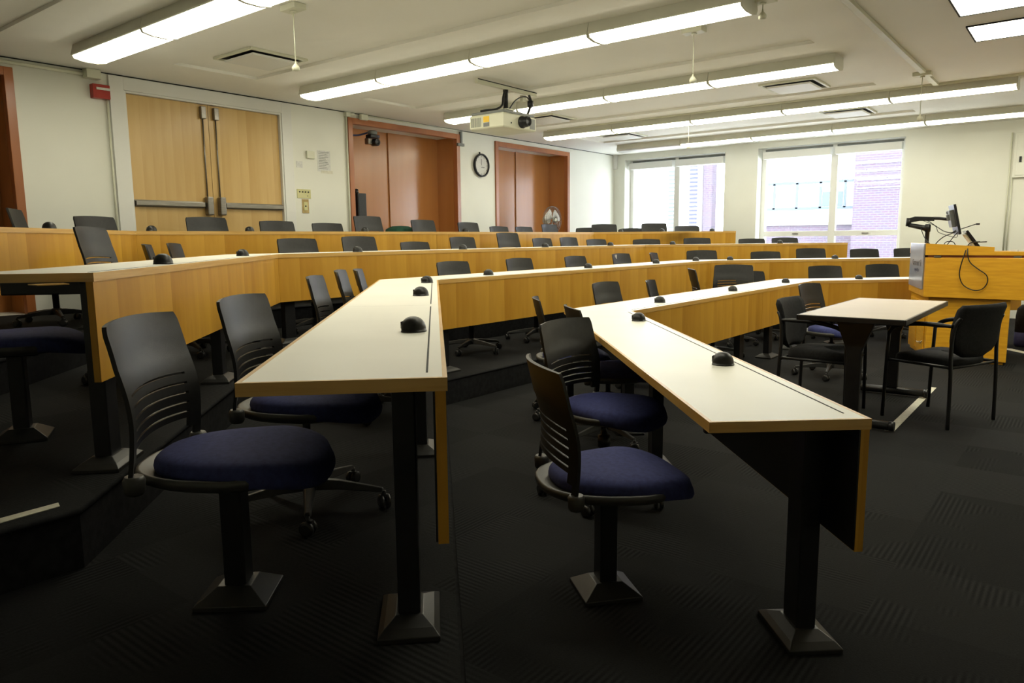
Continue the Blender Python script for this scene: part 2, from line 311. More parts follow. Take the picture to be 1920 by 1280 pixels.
# ------------------------------------------------------------ desks
TH, W = .03, .455
def desk(name_bits, z, a, b, A, B, insets, legs, slot=True, group=None, bracket=None):
    """a->b inner edge, A->B outer edge (world XY); z = tier floor; insets = (inner, end b, outer, end a)"""
    root = thing('desk', name_bits, 'desk', (a[0], a[1], z), 0, group)
    ox, oy = a
    L = lambda p: (p[0]-ox, p[1]-oy)
    P = [L(a), L(b), L(B), L(A)]            # order around
    zt = .74
    def inset(P, ins):
        n = len(P); out = []
        cx = sum(p[0] for p in P)/n; cy = sum(p[1] for p in P)/n
        lines = []
        for i in range(n):
            p, q = P[i], P[(i+1) % n]; d = norm((q[0]-p[0], q[1]-p[1])); nn = (-d[1], d[0])
            if (cx-p[0])*nn[0]+(cy-p[1])*nn[1] < 0: nn = (-nn[0], -nn[1])
            lines.append(((p[0]+nn[0]*ins[i], p[1]+nn[1]*ins[i]), d))
        for i in range(n):
            (p, d), (q, e) = lines[i-1], lines[i]
            k = ((q[0]-p[0])*e[1]-(q[1]-p[1])*e[0])/(d[0]*e[1]-d[1]*e[0]); out.append((p[0]+d[0]*k, p[1]+d[1]*k))
        return out
    Q = inset(P, insets); Qt = inset(P, [max(v, .0009) for v in insets])
    t = MB(); t.prism(Qt, zt-TH+.001, zt); t.build('tabletop', LAM, root)
    eb = MB()
    for i in range(4):
        if insets[i] > 1e-4:
            j = (i+1) % 4; eb.prism([P[i], P[j], Q[j], Q[i]], zt-TH, zt+.0004)
    eb.build('edge_band', EDGE, root)
    # directions
    d = norm((b[0]-a[0], b[1]-a[1])); n = norm((A[0]-a[0], A[1]-a[1])); nn = (-d[1], d[0])
    if nn[0]*n[0]+nn[1]*n[1] < 0: nn = (-nn[0], -nn[1])
    ln = math.dist(a, b)
    def pt(s, o): return (d[0]*s+nn[0]*o, d[1]*s+nn[1]*o)
    # modesty panel: face just under the inner edge, mitred at bends by using the outer corner direction
    k0 = ((A[0]-a[0])*d[0]+(A[1]-a[1])*d[1])/W; k1 = ((B[0]-b[0])*d[0]+(B[1]-b[1])*d[1])/W
    if insets[3] > 1e-4: k0 = 0
    if insets[1] > 1e-4: k1 = 0
    def panel(o0, o1, z0, z1, mb, mi=0):
        g_ = .0012; mb.prism([pt(k0*o0+g_, o0), pt(ln+k1*o0-g_, o0), pt(ln+k1*o1-g_, o1), pt(k0*o1+g_, o1)], z0, z1, mi)
    pm = MB(); panel(.004, .028, .355, zt-TH, pm); pm.build('modesty_panel', MAPLE, root)
    pk = MB(); panel(.029, .033, .36, zt-TH-.002, pk); tag(pk.build('panel_backing', BLK, root), label='black inner face of the modesty panel')
    if slot:
        sm = MB(); sl = [pt(.07, .043), pt(ln-.07, .043), pt(ln-.07, .048), pt(.07, .048)]; sm.prism(sl, zt-.001, zt+.0009); tag(sm.build('wire_slot', DARK, root), label='thin dark cable slot along the front of the top')
    ang = math.atan2(d[1], d[0])
    for (s, o) in legs:
        p = pt(s, o); lm = MB(); lm.box((p[0], p[1], (zt-TH)/2+.005), (.10, .06, zt-TH-.03), ang)
        if bracket:
            e0 = pt(s, o+.02); e1 = pt(s, W-.05); q = .012
            lm.prism([(e0[0]-d[0]*q, e0[1]-d[1]*q), (e0[0]+d[0]*q, e0[1]+d[1]*q), (e1[0]+d[0]*q, e1[1]+d[1]*q), (e1[0]-d[0]*q, e1[1]-d[1]*q)], zt-TH-.055, zt-TH-.001)
        leg = lm.build('leg', BLK, root, bevel=.004)
        fm = MB(); fr = []
        for hx, hy, hz in ((.125, .082, .0), (.125, .082, .014), (.10, .066, .028), (.058, .036, .045)):
            fr.append([(p[0]+d[0]*x+nn[0]*y, p[1]+d[1]*x+nn[1]*y, hz) for x, y in ((-hx, -hy), (hx, -hy), (hx, hy), (-hx, hy))])
        fm.loft(fr, True, smooth=False)
        for sx in (-1, 1):     # the seam between the two halves of the cover
            q0 = pt(s+sx*.06, o); q1 = pt(s+sx*.122, o)
            fm.prism([(q0[0]+nn[0]*-.002, q0[1]+nn[1]*-.002), (q1[0]+nn[0]*-.002, q1[1]+nn[1]*-.002), (q1[0]+nn[0]*.002, q1[1]+nn[1]*.002), (q0[0]+nn[0]*.002, q0[1]+nn[1]*.002)], .001, .016)
        fm.build('foot_cover', PLATE, leg, bevel=.002)
    return root
RN = ['bottom', 'second', 'third', 'top']
IN = .011
for i, r in enumerate(ROWS):
    z = i*T; inner = [r['E'], r['N'], r['F'], r['G']]; outer = offpoly(inner, W)
    lerp = lambda p, q, t: (p[0]+(q[0]-p[0])*t, p[1]+(q[1]-p[1])*t)
    g = 'maple desk sections of the %s row' % RN[i]
    # near arm
    E, Nn, F_, G_ = inner; oE, oN, oF, oG = outer
    la = math.dist(E, Nn)
    if i == 1:
        k = 1.83/la; m1, M1 = lerp(E, Nn, k), lerp(oE, oE, 0)
        dd = norm((Nn[0]-E[0], Nn[1]-E[1])); M1 = (oE[0]+dd[0]*1.83, oE[1]+dd[1]*1.83)
        desk('maple-fronted cream desk in the left foreground, near end of the second row', z, E, m1, oE, M1, (IN, 0, IN, IN), [(.33, .112)], group=None, bracket=True)
        desk('cream desk just beyond the left foreground desk, running to the bend', z, m1, Nn, M1, oN, (IN, 0, IN, 0), [(.15, .11), (la-1.83-.35, .11)], bracket=True)
    else:
        lab = {0: 'maple-fronted cream desk in the right foreground, near end of the bottom row', 2: 'maple-fronted cream desk at the left, near end of the third row', 3: 'maple-fronted desk at the far left edge, near end of the top row'}[i]
        desk(lab, z, E, Nn, oE, oN, (IN, 0, IN, IN), [(.2, .085), (1.95 if i == 0 else 1.9, .11)] + ([(la-.4, .11)] if i != 3 else []), bracket=True)
    ls = math.dist(Nn, F_)
    h = {0: .62, 1: .50, 2: .5, 3: .5}[i]
    mi_, Mi = lerp(Nn, F_, h), (oN[0], Nn[1]+(F_[1]-Nn[1])*h)
    desk('long straight maple-fronted desk of the %s row, its left half' % RN[i], z, Nn, mi_, oN, Mi, (IN, 0, IN, 0), [(.14, .11), (ls*h-.3, .11)])
    desk('long straight maple-fronted desk of the %s row, its right half' % RN[i], z, mi_, F_, Mi, oF, (IN, 0, IN, 0), [(.5, .11), (ls*(1-h)-.35, .11)])
    lb = math.dist(F_, G_)
    desk('maple-fronted desk of the %s row at its window end, angled toward the %s' % (RN[i], 'lectern' if i < 2 else 'right'), z, F_, G_, oF, oG, (IN, IN, IN, 0), [(.4, .11), (lb-.3, .11)])

# dome power modules on the desk tops
def dome_proto():
    m = MB(); R0 = .0435; seg = 28; rings = []
    for k in range(9):
        a = k/8*PI/2; rr = R0*math.cos(a)**.85 if k < 8 else .001; zz = .004+.046*math.sin(a); ring = []
        for j in range(seg):
            t = 2*PI*j/seg; q = rr
            # flattened facet on one side that carries the sockets
            if abs((t+PI) % (2*PI) - PI) < .45: q = min(rr, .037/max(.5, math.cos((t+PI) % (2*PI) - PI)))
            ring.append((q*math.cos(t), q*math.sin(t), zz))
        rings.append(ring)
    m.loft([[(x*1.03, y*1.03, 0) for x, y, _ in rings[0]], [(x*1.03, y*1.03, .004) for x, y, _ in rings[0]]] + rings, True)
    return m
dome0 = None
DOMES = [(1, -1.761, 1.701), (1, -2.871, 2.837), (1, -3.70, 3.72), (1, -4.02, 4.78), (1, -4.05, 6.40), (1, -4.03, 7.85), (1, -4.03, 8.95), (1, -3.76, 9.42), (1, -2.72, 10.45),
         (0, -1.121, 2.766), (0, -2.147, 3.966), (0, -2.621, 5.18), (0, -2.62, 6.65), (0, -2.61, 8.12), (0, -2.12, 9.20),
         (2, -3.484, 1.734), (2, -4.776, 2.954), (2, -5.27, 4.42), (2, -5.27, 5.85), (2, -5.27, 7.35), (2, -5.27, 8.9), (2, -4.9, 10.06), (2, -3.72, 11.24),
         (3, -5.62, 2.03), (3, -6.43, 3.12), (3, -6.48, 4.1), (3, -6.48, 5.55), (3, -6.48, 7.25), (3, -6.1, 10.62), (3, -5.6, 11.1), (3, -5.0, 11.72)]
ORD = ['first', 'second', 'third', 'fourth', 'fifth', 'sixth', 'seventh', 'eighth', 'ninth', 'tenth', 'eleventh', 'twelfth', 'thirteenth', 'fourteenth', 'fifteenth', 'sixteenth', 'seventeenth']
cnt = {}
for (i, x, y) in DOMES:
    cnt[i] = cnt.get(i, 0)+1; lab = 'black dome power module on the %s desk row, %s from its left end' % (RN[i], ORD[cnt[i]-1])
    if dome0 is None:
        dome0 = thing('power_dome', '', 'power outlet'); dome_proto().build('dome_shell', DOMEM, dome0)
        s = MB()
        for yy in (-.009, .009): s.box((.0375, yy, .022), (.004, .009, .022))
        s.build('socket', DARK, dome0); o = dome0
    else:
        o = dome0.copy(); COL.objects.link(o)
        for c in dome0.children: k = c.copy(); COL.objects.link(k); k.parent = o
    o.location = (x, y, i*T+.7402); o.rotation_euler[2] = math.radians(random.choice((200, 215, 190)))
    o['label'] = lab; o['group'] = 'dome power modules on the desks'

# ------------------------------------------------------------ task chairs
def outline(w, d, n=36, yc=0, rear=.8, e=2.7):
    """rounded seat outline, narrower at the back"""
    out = []
    for k in range(n):
        a = 2*PI*k/n; c, s = math.cos(a), math.sin(a)
        x = abs(c)**(2/e)*(1 if c > 0 else -1)*w/2; y = abs(s)**(2/e)*(1 if s > 0 else -1)*d/2
        t = (y+d/2)/d; x *= rear+(1-rear)*min(1, t*1.6)
        out.append((x, y+yc))
    return out
def seat_cushion():
    m = MB(); o = outline(.475, .485, yc=.045, rear=.74, e=2.7); rings = []
    cy = .045
    for s, z in ((.93, .412), (.985, .416), (1.0, .430), (.985, .446), (.94, .458), (.84, .466), (.62, .470), (.3, .470), (.02, .470)):
        ring = []
        for x, y in o:
            yy = cy+(y-cy)*s; t = max(0, (yy-.10)/.16); dz = -.030*t*t        # waterfall front edge
            if z < .45 and y > .1: dz -= .012
            ring.append((x*s, yy, z+dz))
        rings.append(ring)
    m.loft(rings, True); return m
def seat_pan():
    m = MB(); o = outline(.50, .49, yc=.0, rear=.80, e=2.6); rings = []
    for s, z in ((.60, .388), (.90, .392), (.985, .404), (1.0, .418), (.985, .428), (.95, .429), (.86, .418), (.5, .414)):
        rings.append([(x*s, min(y, .15)*s if y < .15 else .15*s+(y-.15)*.25*s, z) for x, y in o])
    m.loft(rings, True)
    for sx in (-1, 1):      # rear lugs that take the backrest
        m.lathe([(.020, -.02), (.026, -.012), (.028, .02), (.022, .030)], (sx*.222, -.175, .415), 12)
    return m
def backrest():
    b = bmesh.new()
    zs = [.430, .470, .500, .5175, .5235, .5465, .5525, .576, .582, .6055, .6115, .635, .641, .665, .69, .72, .75, .78, .805, .822, .830]
    slots = {3, 5, 7, 9, 11}
    slots = {i for i in range(len(zs)-1) if abs((zs[i+1]-zs[i])-.006) < .0012}
    nu = 18; grid = []
    for z in zs:
        t = (z-.43)/.40
        hw = .238-.018*t if z < .80 else .2215-.012*((z-.80)/.03)**2
        y0 = -.190+.012*math.sin(min(1, t*1.4)*PI) - .045*max(0, (t-.35)/.65)**1.7
        row = []
        for k in range(nu+1):
            u = -1+2*k/nu
            if k in (1, nu-1): u = math.copysign(.90, u)
            arc = .040*(1-u*u)                                  # wraps round the sitter
            zc = z + (.012*(1-u*u) if z < .70 else 0) + (.006*(1-u*u) if z > .8 else 0)
            row.append(b.verts.new((hw*u, y0-arc+.006, zc)))
        grid.append(row)
    for i in range(len(zs)-1):
        for k in range(nu):
            side = k < 1 or k >= nu-1
            if i in slots and 2 <= k < nu-2: continue
            if i < 1 and 1 <= k < nu-1: continue
            if i == 1 and 2 <= k < nu-2: continue
            f = b.faces.new((grid[i][k], grid[i][k+1], grid[i+1][k+1], grid[i+1][k])); f.smooth = True
    bmesh.ops.recalc_face_normals(b, faces=b.faces)
    bmesh.ops.solidify(b, geom=b.faces[:], thickness=.011)
    for f in b.faces: f.smooth = True
    me = bpy.data.meshes.new('backrest'); b.to_mesh(me); b.free(); me.materials.append(PLAS)
    bm2 = bmesh.new(); bm2.from_mesh(me)
    for e in bm2.edges:
        if len(e.link_faces) == 2 and e.calc_face_angle(0) > .7: e.smooth = False
    bm2.to_mesh(me); bm2.free()
    o = bpy.data.objects.new('backrest', me); COL.objects.link(o); return o
def make_task_chair(kind):
    root = thing('task_chair', '', 'chair')
    up = []
    up.append(seat_cushion().build('seat_cushion', NAVY, root)); up.append(seat_pan().build('seat_pan', PAN, root))
    bk = backrest(); bk.parent = root; up.append(bk)
    if kind == 'star':
        m = MB(); m.lathe([(.02, .09), (.024, .10), (.024, .24), (.03, .245), (.03, .30), (.015, .305), (.015, .38), (.05, .385), (.06, .395)], (0, 0, 0), 14); m.build('gas_lift', BLK, root)
        m = MB(); m.lathe([(.045, .075), (.048, .08), (.045, .115), (.03, .125)], (0, 0, 0), 16)
        for k in range(5):
            a = 2*PI*k/5+.3; c, s = math.cos(a), math.sin(a); rings = []
            for t, wd, z0, z1 in ((.03, .026, .075, .118), (.12, .021, .078, .112), (.22, .016, .072, .096), (.295, .013, .066, .083)):
                rings.append([(c*t-s*wd, s*t+c*wd, z0), (c*t+s*wd, s*t-c*wd, z0), (c*t+s*wd*.6, s*t-c*wd*.6, z1), (c*t-s*wd*.6, s*t+c*wd*.6, z1)])
            m.loft(rings, True, smooth=False)
        star = m.build('star_base', STARM, root, bevel=.003, seg=1)
        for k in range(5):
            a = 2*PI*k/5+.3; c, s = math.cos(a), math.sin(a); p = (c*.298, s*.298); q = a+1.1+k
            m = MB(); cq, sq = math.cos(q), math.sin(q)
            for w_ in (-1, 1):
                rings = []
                for rr, off in ((.018, .004), (.0275, .006), (.0275, .019), (.018, .023)):
                    rings.append([(p[0]-sq*off*w_+cq*rr*math.cos(2*PI*j/14), p[1]+cq*off*w_+sq*rr*math.cos(2*PI*j/14), .0285+rr*math.sin(2*PI*j/14)) for j in range(14)])
                m.loft(rings, True)
            m.lathe([(.008, .03), (.009, .06), (.007, .072)], (p[0], p[1], 0), 10)
            m.box((p[0]+cq*.004, p[1]+sq*.004, .052), (.03, .014, .012), q)
            m.build('caster', CAST, root)
    else:
        m = MB(); m.box((0, .0, .215), (.078, .062, .36)); m.b2(-.11, .11, -.10, .10, .372, .392); m.build('pedestal', BLK, root, bevel=.006)
        m = MB(); fr = []
        for h_, z_ in ((.098, 0), (.098, .014), (.07, .034), (.045, .052)):
            fr.append([(-h_, -h_*1.05, z_), (h_, -h_*1.05, z_), (h_, h_*1.05, z_), (-h_, h_*1.05, z_)])
        m.loft(fr, True, smooth=False)
        for a in (0, PI/2): m.box((0, 0, .007), (.198, .004, .017), a)
        m.build('foot_cover', PLATE, root, bevel=.002)
    return root, [c.name for c in up]
protos = {}
GC = 'black and navy task chairs of the lecture rows'
def chair(kind, x, y, z, deg, dz, label, group=GC, star=None):
    if kind not in protos:
        protos[kind] = make_task_chair(kind); o = protos[kind][0]; ups = protos[kind][1]
    else:
        src, ups0 = protos[kind]; o = src.copy(); COL.objects.link(o); ups = []
        for c in src.children:
            k = c.copy(); COL.objects.link(k); k.parent = o; k.location = (0, 0, 0)
            if c.name in ups0: ups.append(k.name)
            elif c.name.startswith('seat') or c.name.startswith('backrest'): ups.append(k.name)
    for c in o.children:
        if c.name.startswith(('seat', 'backrest')): c.location.z = dz
    a = math.radians(deg)
    if kind == 'star': x, y = x+.035*math.sin(a), y-.035*math.cos(a)      # back tops line up at the measured line
    o.location = (x, y, z); o.rotation_euler[2] = a; o['label'] = label; o['group'] = group
    return o
T0, T1, T2, T3 = 0, T, 2*T, 3*T
A_ = 'black-backed task chair with navy seat, '
chair('ped', -1.915, 1.11, T1, -49, 0, 'large navy-seated black chair on a fixed square post at the left foreground desk')
chair('ped', -1.27, 2.13, T0, -40, 0, 'navy-seated black chair on a fixed square post by the right foreground desk', )
chair('ped', -3.62, 1.13, T2, -28, 0, 'navy-seated chair on a fixed post at the left edge, under the third desk', )
# lowest row
for k, (x, y, d, dz, lab) in enumerate([
    (-1.75, 2.97, -90, .01, A_+'directly behind the right post-mounted one'),
    (-2.26, 3.87, -45, 0, A_+'only its top corner visible, third at the right desk'),
    (-2.81, 4.28, -52, .0, A_+'narrow, fourth along the right foreground desk'),
    (-3.07, 5.54, -90, .024, 'task chair whose black back stands left of the first dome of the bottom straight desk'),
    (-3.07, 6.44, -72, 0, 'narrow black-backed task chair just above the second dome of the bottom row'),
    (-3.0, 7.21, -58, .087, 'task chair turned sideways, its thin curved back over the middle of the bottom desk'),
    (-3.25, 8.24, -160, .078, 'large black slotted chair back facing the camera over the bottom desk, left of the bend'),
    (-3.15, 8.98, -120, -.026, 'task chair half hidden right beside the big slotted chair over the bottom desk'),
    (-2.45, 9.49, -135, .035, 'task chair, left of the two wide backs at the bottom desk near the lectern'),
    (-1.91, 10.03, -135, .045, 'task chair with wide black back nearest the lectern behind the bottom desk')]):
    chair('star', x, y, T0, d, dz, lab)
# second row
for (x, y, d, dz, lab) in [
    (-2.33, 1.71, -55, .0, A_+'directly behind the left post-mounted one'),
    (-3.40, 2.86, -48, 0, A_+'leftmost of three beyond the left desk'),
    (-3.82, 3.39, -46, .007, A_+'middle of three beyond the left desk'),
    (-4.18, 3.85, -45, -.009, A_+'rightmost of three beyond the left desk'),
    (-4.48, 5.11, -90, .002, 'task chair, leftmost black back over the straight second desk'),
    (-4.48, 6.13, -90, .005, 'task chair, second black back from the left over the straight second desk'),
    (-4.48, 7.20, -90, .001, 'task chair, third black back from the left over the straight second desk'),
    (-4.48, 8.26, -90, .009, 'task chair with a pale label on its back, behind the second desk'),
    (-4.48, 9.20, -75, .002, 'task chair, fifth black back from the left over the straight second desk'),
    (-4.16, 9.65, -135, .022, 'task chair, first wide back past the far bend of the second desk'),
    (-3.49, 10.31, -135, -.004, 'task chair, low wide black back second past the far bend of the second desk'),
    (-3.01, 10.79, -135, .034, 'task chair, third wide back past the far bend of the second desk'),
    (-2.43, 11.37, -135, .017, 'task chair seen against the brick view of the right window'),
    (-1.95, 11.84, -135, .019, 'task chair partly hidden by the lectern sign, behind the second desk')]:
    o = chair('star', x, y, T1, d, dz, lab)
    if 'pale label' in lab:
        s = MB(); s.box((.10, -.240, .795+dz), (.05, .008, .055)); s.build('sticker', STICK, o)
# third row
for (x, y, d, dz, lab) in [
    (-4.62, 2.14, -45, .105, 'task chair raised high, its tall back over the third desk at the left'),
    (-5.33, 2.84, -30, -.005, 'small narrow task chair, left of the pair behind the third desk'),
    (-5.86, 3.30, -40, -.001, 'small task chair, right of the pair behind the third desk'),
    (-5.71, 4.27, -90, .032, 'task chair over the straight third desk, first after its left bend'),
    (-5.71, 5.02, -90, .049, 'task chair over the straight third desk, second after its left bend'),
    (-5.71, 5.82, -90, -.013, 'low task chair over the straight third desk, third after its left bend'),
    (-5.71, 6.61, -90, .037, 'task chair over the straight third desk, fourth after its left bend'),
    (-5.71, 7.48, -90, .088, 'tallest task chair over the middle of the third desk, below the second alcove'),
    (-5.71, 8.24, -90, .016, 'task chair just right of the tallest one over the third desk'),
    (-5.71, 8.89, -90, .024, 'task chair below the fan, sixth along the straight third desk'),
    (-5.71, 9.60, -100, -.008, 'task chair right of the fan, last before the far bend of the third desk'),
    (-5.34, 10.24, -135, -.016, 'task chair below the left window, first past the far bend of the third desk'),
    (-4.76, 10.82, -135, -.003, 'task chair, second past the far bend of the third desk'),
    (-4.12, 11.46, -135, -.024, 'task chair under the pier between the windows, at the third desk'),
    (-3.73, 11.86, -135, -.012, 'task chair before the left pane of the right window, last of the third desk')]:
    chair('star', x, y, T2, d, dz, lab)
# highest row
for (x, y, d, dz, lab) in [
    (-6.55, 2.40, -30, .083, 'task chair with tilted black back at the far left, before the dark orange doorway'),
    (-6.92, 3.05, -70, .049, 'task chair of the top row before the white door casing, under the red alarm'),
    (-6.92, 4.05, -90, .06, 'task chair of the top row centred before the maple double doors'),
    (-6.92, 4.88, -90, .033, 'task chair of the top row before the right edge of the double doors'),
    (-6.92, 5.57, -90, .017, 'low task chair of the top row under the brass wall plate'),
    (-6.92, 6.19, -90, .109, 'tall task chair of the top row below the black loudspeaker in the first alcove'),
    (-6.92, 7.16, -90, .076, 'task chair of the top row before the right part of the first orange alcove'),
    (-6.92, 8.08, -90, .054, 'task chair of the top row under the wall clock'),
    (-6.92, 8.79, -90, .002, 'low task chair of the top row at the left jamb of the second orange alcove'),
    (-6.92, 9.42, -90, .002, 'low task chair of the top row before the second orange alcove, left of the fan'),
    (-6.92, 10.12, -90, .046, 'task chair of the top row directly before the pedestal fan'),
    (-6.93, 10.93, -150, -.008, 'task chair of the top row mostly hidden behind its neighbour right of the second alcove'),
    (-6.48, 10.85, -135, .045, 'task chair of the top row left of the left window, overlapping two lower ones'),
    (-6.33, 11.46, -150, -.022, 'low task chair of the top row under the left pane of the left window'),
    (-5.87, 11.46, -140, .057, 'tall task chair of the top row under the mullion of the left window'),
    (-5.43, 11.89, -135, .006, 'last task chair of the top row, under the left window, right pane')]:
    chair('star', x, y, T3, d, dz, lab)
chair('star', -1.74, 6.84, 0, -98, -.02, 'navy-seated task chair standing on the open floor between bottom desk and small table', group='task chair on the open floor')

# ------------------------------------------------------------ small table and guest chairs
tb = thing('folding_table', 'small rectangular table with pinkish top and black edge, standing before the lectern', 'table', (-1.17, 5.69, 0))
m = MB(); m.b2(-.312, .312, -.795, .795, .712, .736); m.build('tabletop', LAM2, tb, bevel=.004)
m = MB()
for x0, x1, y0, y1 in ((-.322, -.3125, -.805, .805), (.3125, .322, -.805, .805), (-.3125, .3125, -.805, -.7955), (-.3125, .3125, .7955, .805)): m.b2(x0, x1, y0, y1, .700, .7355)
m.build('edge_trim', BLK, tb, bevel=.004)
for y in (-.62, .60):
    m = MB(); m.extr([(-.045, .06), (.045, .06), (.045, .50), (.12, .699), (-.12, .699), (-.045, .50)], 'y', y-.022, y+.022)
    m.b2(-.25, .25, y-.02, y+.02, .685, .7)
    lg = m.build('leg', BLK, tb, bevel=.005)
    f_ = MB(); f_.tube([(-.27, y, .035), (.24, y, .035)], .028, 12); f_.lathe([(.03, -.012), (.031, 0), (.03, .02)], (.24, y, .035), 12, axis='x'); f_.build('foot', BLK, lg)
m = MB(); m.b2(-.02, .02, -.6, .58, .655, .695); m.build('stretcher', BLK, tb)

def armchair(x, y, deg, label):
    t = thing('armchair', label, 'chair', (x, y, 0), math.radians(deg), 'black stacking armchairs at the small table')
    m = MB(); rings = []
    o = outline(.47, .46, yc=.01, rear=.9, e=3.4)
    for s, z in ((.93, .388), (.985, .395), (1, .418), (.99, .442), (.92, .460), (.6, .468), (.02, .469)):
        rings.append([(px*s, py*s, z-(.02*max(0, (py-.1)/.14)**2) - .012*(1-abs(px)/.24)*(1 if z > .44 else 0)) for px, py in o])
    m.loft(rings, True); m.build('seat', BLKFAB, t)
    m = MB(); rings = []     # padded back: shield shape, wide at the top, rounded at the bottom
    nz = 12
    for k in range(nz+1):
        v = k/nz; z = .455+.345*v
        hw = .245*min(1, math.sqrt(max(.0, 1-(1-min(1, v/.42+.12))**2))) * (1 if v < .9 else 1-.06*((v-.9)/.1)**2)
        yb = -.205-.02*v-.055*max(0, v-.55)**1.5*2; th = .020 if k not in (0, nz) else .008
        ring = []
        for j in range(13): u = -1+2*j/12; ring.append((hw*u, yb-.035*(1-u*u)+th, z))
        for j in range(12, -1, -1): u = -1+2*j/12; ring.append((hw*u, yb-.035*(1-u*u)-th, z))
        rings.append(ring)
    m.loft(rings, True); m.build('backrest', BLKFAB, t)
    for sx in (-1, 1):
        m = MB(); m.tube(smooth_curve([(sx*.262, -.23, 0), (sx*.258, -.225, .3), (sx*.256, -.215, .52), (sx*.250, -.225, .66), (sx*.235, -.25, .72)]), .012, 10); m.build('leg', BLK, t)
        m = MB(); m.tube([(sx*.262, .225, 0), (sx*.262, .215, .45), (sx*.262, .21, .60)], .012, 10); m.build('leg', BLK, t)
        m = MB(); m.tube(smooth_curve([(sx*.258, -.215, .665), (sx*.275, -.05, .668), (sx*.278, .08, .655), (sx*.272, .17, .628), (sx*.262, .21, .585)]), [.012]*3+[.015]*18+[.012]*4, 10); m.build('armrest', BLK, t)
        m = MB(); m.tube([(sx*.258, -.22, .40), (sx*.258, .215, .40)], .010, 8); m.build('side_rail', BLK, t)
    m = MB(); m.tube([(-.258, -.21, .395), (.258, -.21, .395)], .010, 8); m.tube([(-.258, .205, .395), (.258, .205, .395)], .010, 8); m.build('cross_rail', BLK, t)
armchair(-1.45, 5.40, -90, 'black padded armchair tucked under the small table on its left side')
armchair(-.76, 5.66, 67, 'black padded armchair right of the small table, at the right edge')

# ------------------------------------------------------------ lectern
lc = thing('lectern', 'tall orange maple lectern with wide overhanging top and grey sign on its side', 'lectern', (-.9, 8.7, 0))
lx, ly = -.9, 8.7
L2 = lambda x, y: (x-lx, y-ly)
m = MB(); m.prism([L2(-1.262, 8.33), L2(-.575, 8.30), L2(-.66, 9.25), L2(-1.568, 9.20)], .03, .63); m.prism([L2(-1.24, 8.36), L2(-.60, 8.33), L2(-.69, 9.2), L2(-1.54, 9.15)], .001, .03)
cab = m.build('base_cabinet', LECT, lc, bevel=.004)
m = MB(); m.prism([L2(-1.30, 8.27), L2(.15, 8.24), L2(.15, 9.28), L2(-1.60, 9.22)], .631, 1.02, 0); m.build('upper_cabinet', LECT, lc, bevel=.003)
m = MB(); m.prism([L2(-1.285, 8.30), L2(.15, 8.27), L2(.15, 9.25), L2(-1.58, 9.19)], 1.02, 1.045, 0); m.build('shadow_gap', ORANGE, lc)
m = MB()       # sloping top housing, higher at the left
m.extr([(-1.305-lx, 1.045), (.15-lx, 1.045), (.15-lx, 1.075), (-.735-lx, 1.082), (-.735-lx, 1.122), (-1.305-lx, 1.158)], 'y', 8.26-ly, 8.285-ly)
m.prism([L2(-1.305, 8.285), L2(.15, 8.285), L2(.15, 9.28), L2(-1.61, 9.23)], 1.045, 1.07, 0)
m.prism([L2(-1.305, 8.285), L2(-1.285, 8.285), L2(-1.59, 9.23), L2(-1.61, 9.23)], 1.07, 1.158, 0)
m.build('top_housing', LECT, lc)
m = MB()
for x in (-1.2, -.55, .05): m.b2(x-lx-.03, x-lx+.03, 8.262-ly, 8.30-ly, 1.022, 1.038)
tag(m.build('hinge', STEEL, lc), label='small steel hinges under the top')
# grooves and door of the side face
d1 = norm((-1.568+1.262, 9.20-8.33)); nrm = (-d1[1], d1[0])
def side(s, o, base=(-1.262, 8.33)): return (base[0]+d1[0]*s+nrm[0]*o-lx, base[1]+d1[1]*s+nrm[1]*o-ly)
m = MB(); m.prism([side(.08, .001), side(.44, .001), side(.44, .012), side(.08, .012)], .06, .57); m.prism([side(.48, .001), side(.86, .001), side(.86, .012), side(.48, .012)], .06, .57); dr = m.build('door', LECT, lc, bevel=.003)
m = MB()
for k in range(3):
    p, q = side(.12+.1*k, .014), side(.20+.1*k, .014); m.tube([(p[0], p[1], .17-.02*k), (q[0], q[1], .13)], .004, 6)
tag(m.build('vent_mark', PAPER, dr), label='pale diagonal scratches low on the side')
# sign on the slanted upper side
b2_ = (-1.30, 8.27); d2 = norm((-1.60+1.30, 9.22-8.27)); n2 = (-d2[1], d2[0])
def sd(s, o): return (b2_[0]+d2[0]*s+n2[0]*o-lx, b2_[1]+d2[1]*s+n2[1]*o-ly)
m = MB(); m.prism([sd(.06, .001), sd(.93, .001), sd(.93, .014), sd(.06, .014)], .70, 1.155); sgn = m.build('sign_panel', SILVER, lc, bevel=.002)
def text(body, size, loc, rotm, m_, parent, name='lettering', ext=.0006):
    cu = bpy.data.curves.new(name, 'FONT'); cu.body = body; cu.size = size; cu.align_x = 'CENTER'; cu.align_y = 'CENTER'; cu.extrude = ext
    o = bpy.data.objects.new(name, cu); COL.objects.link(o); o.data.materials.append(m_)
    dg = bpy.context.evaluated_depsgraph_get(); me = bpy.data.meshes.new_from_object(o.evaluated_get(dg)); bpy.data.objects.remove(o)
    o = bpy.data.objects.new(name, me); COL.objects.link(o); o.parent = parent; o.matrix_local = Matrix.Translation(loc) @ rotm.to_4x4(); return o
# text frame on the side face: x runs toward the front (right for the reader), normal = n2
xa = Vector((-d2[0], -d2[1], 0)); za = Vector((n2[0], n2[1], 0)); ya = Vector((0, 0, 1))
rm = Matrix((xa, ya, za)).transposed()
p = sd(.45, .0145); text('Classroom Tel', .095, Vector((p[0], p[1], .955)), rm, BLK, sgn)
p = sd(.43, .0145); text('support line', .06, Vector((p[0], p[1], .885)), rm, DKBLUE, sgn)

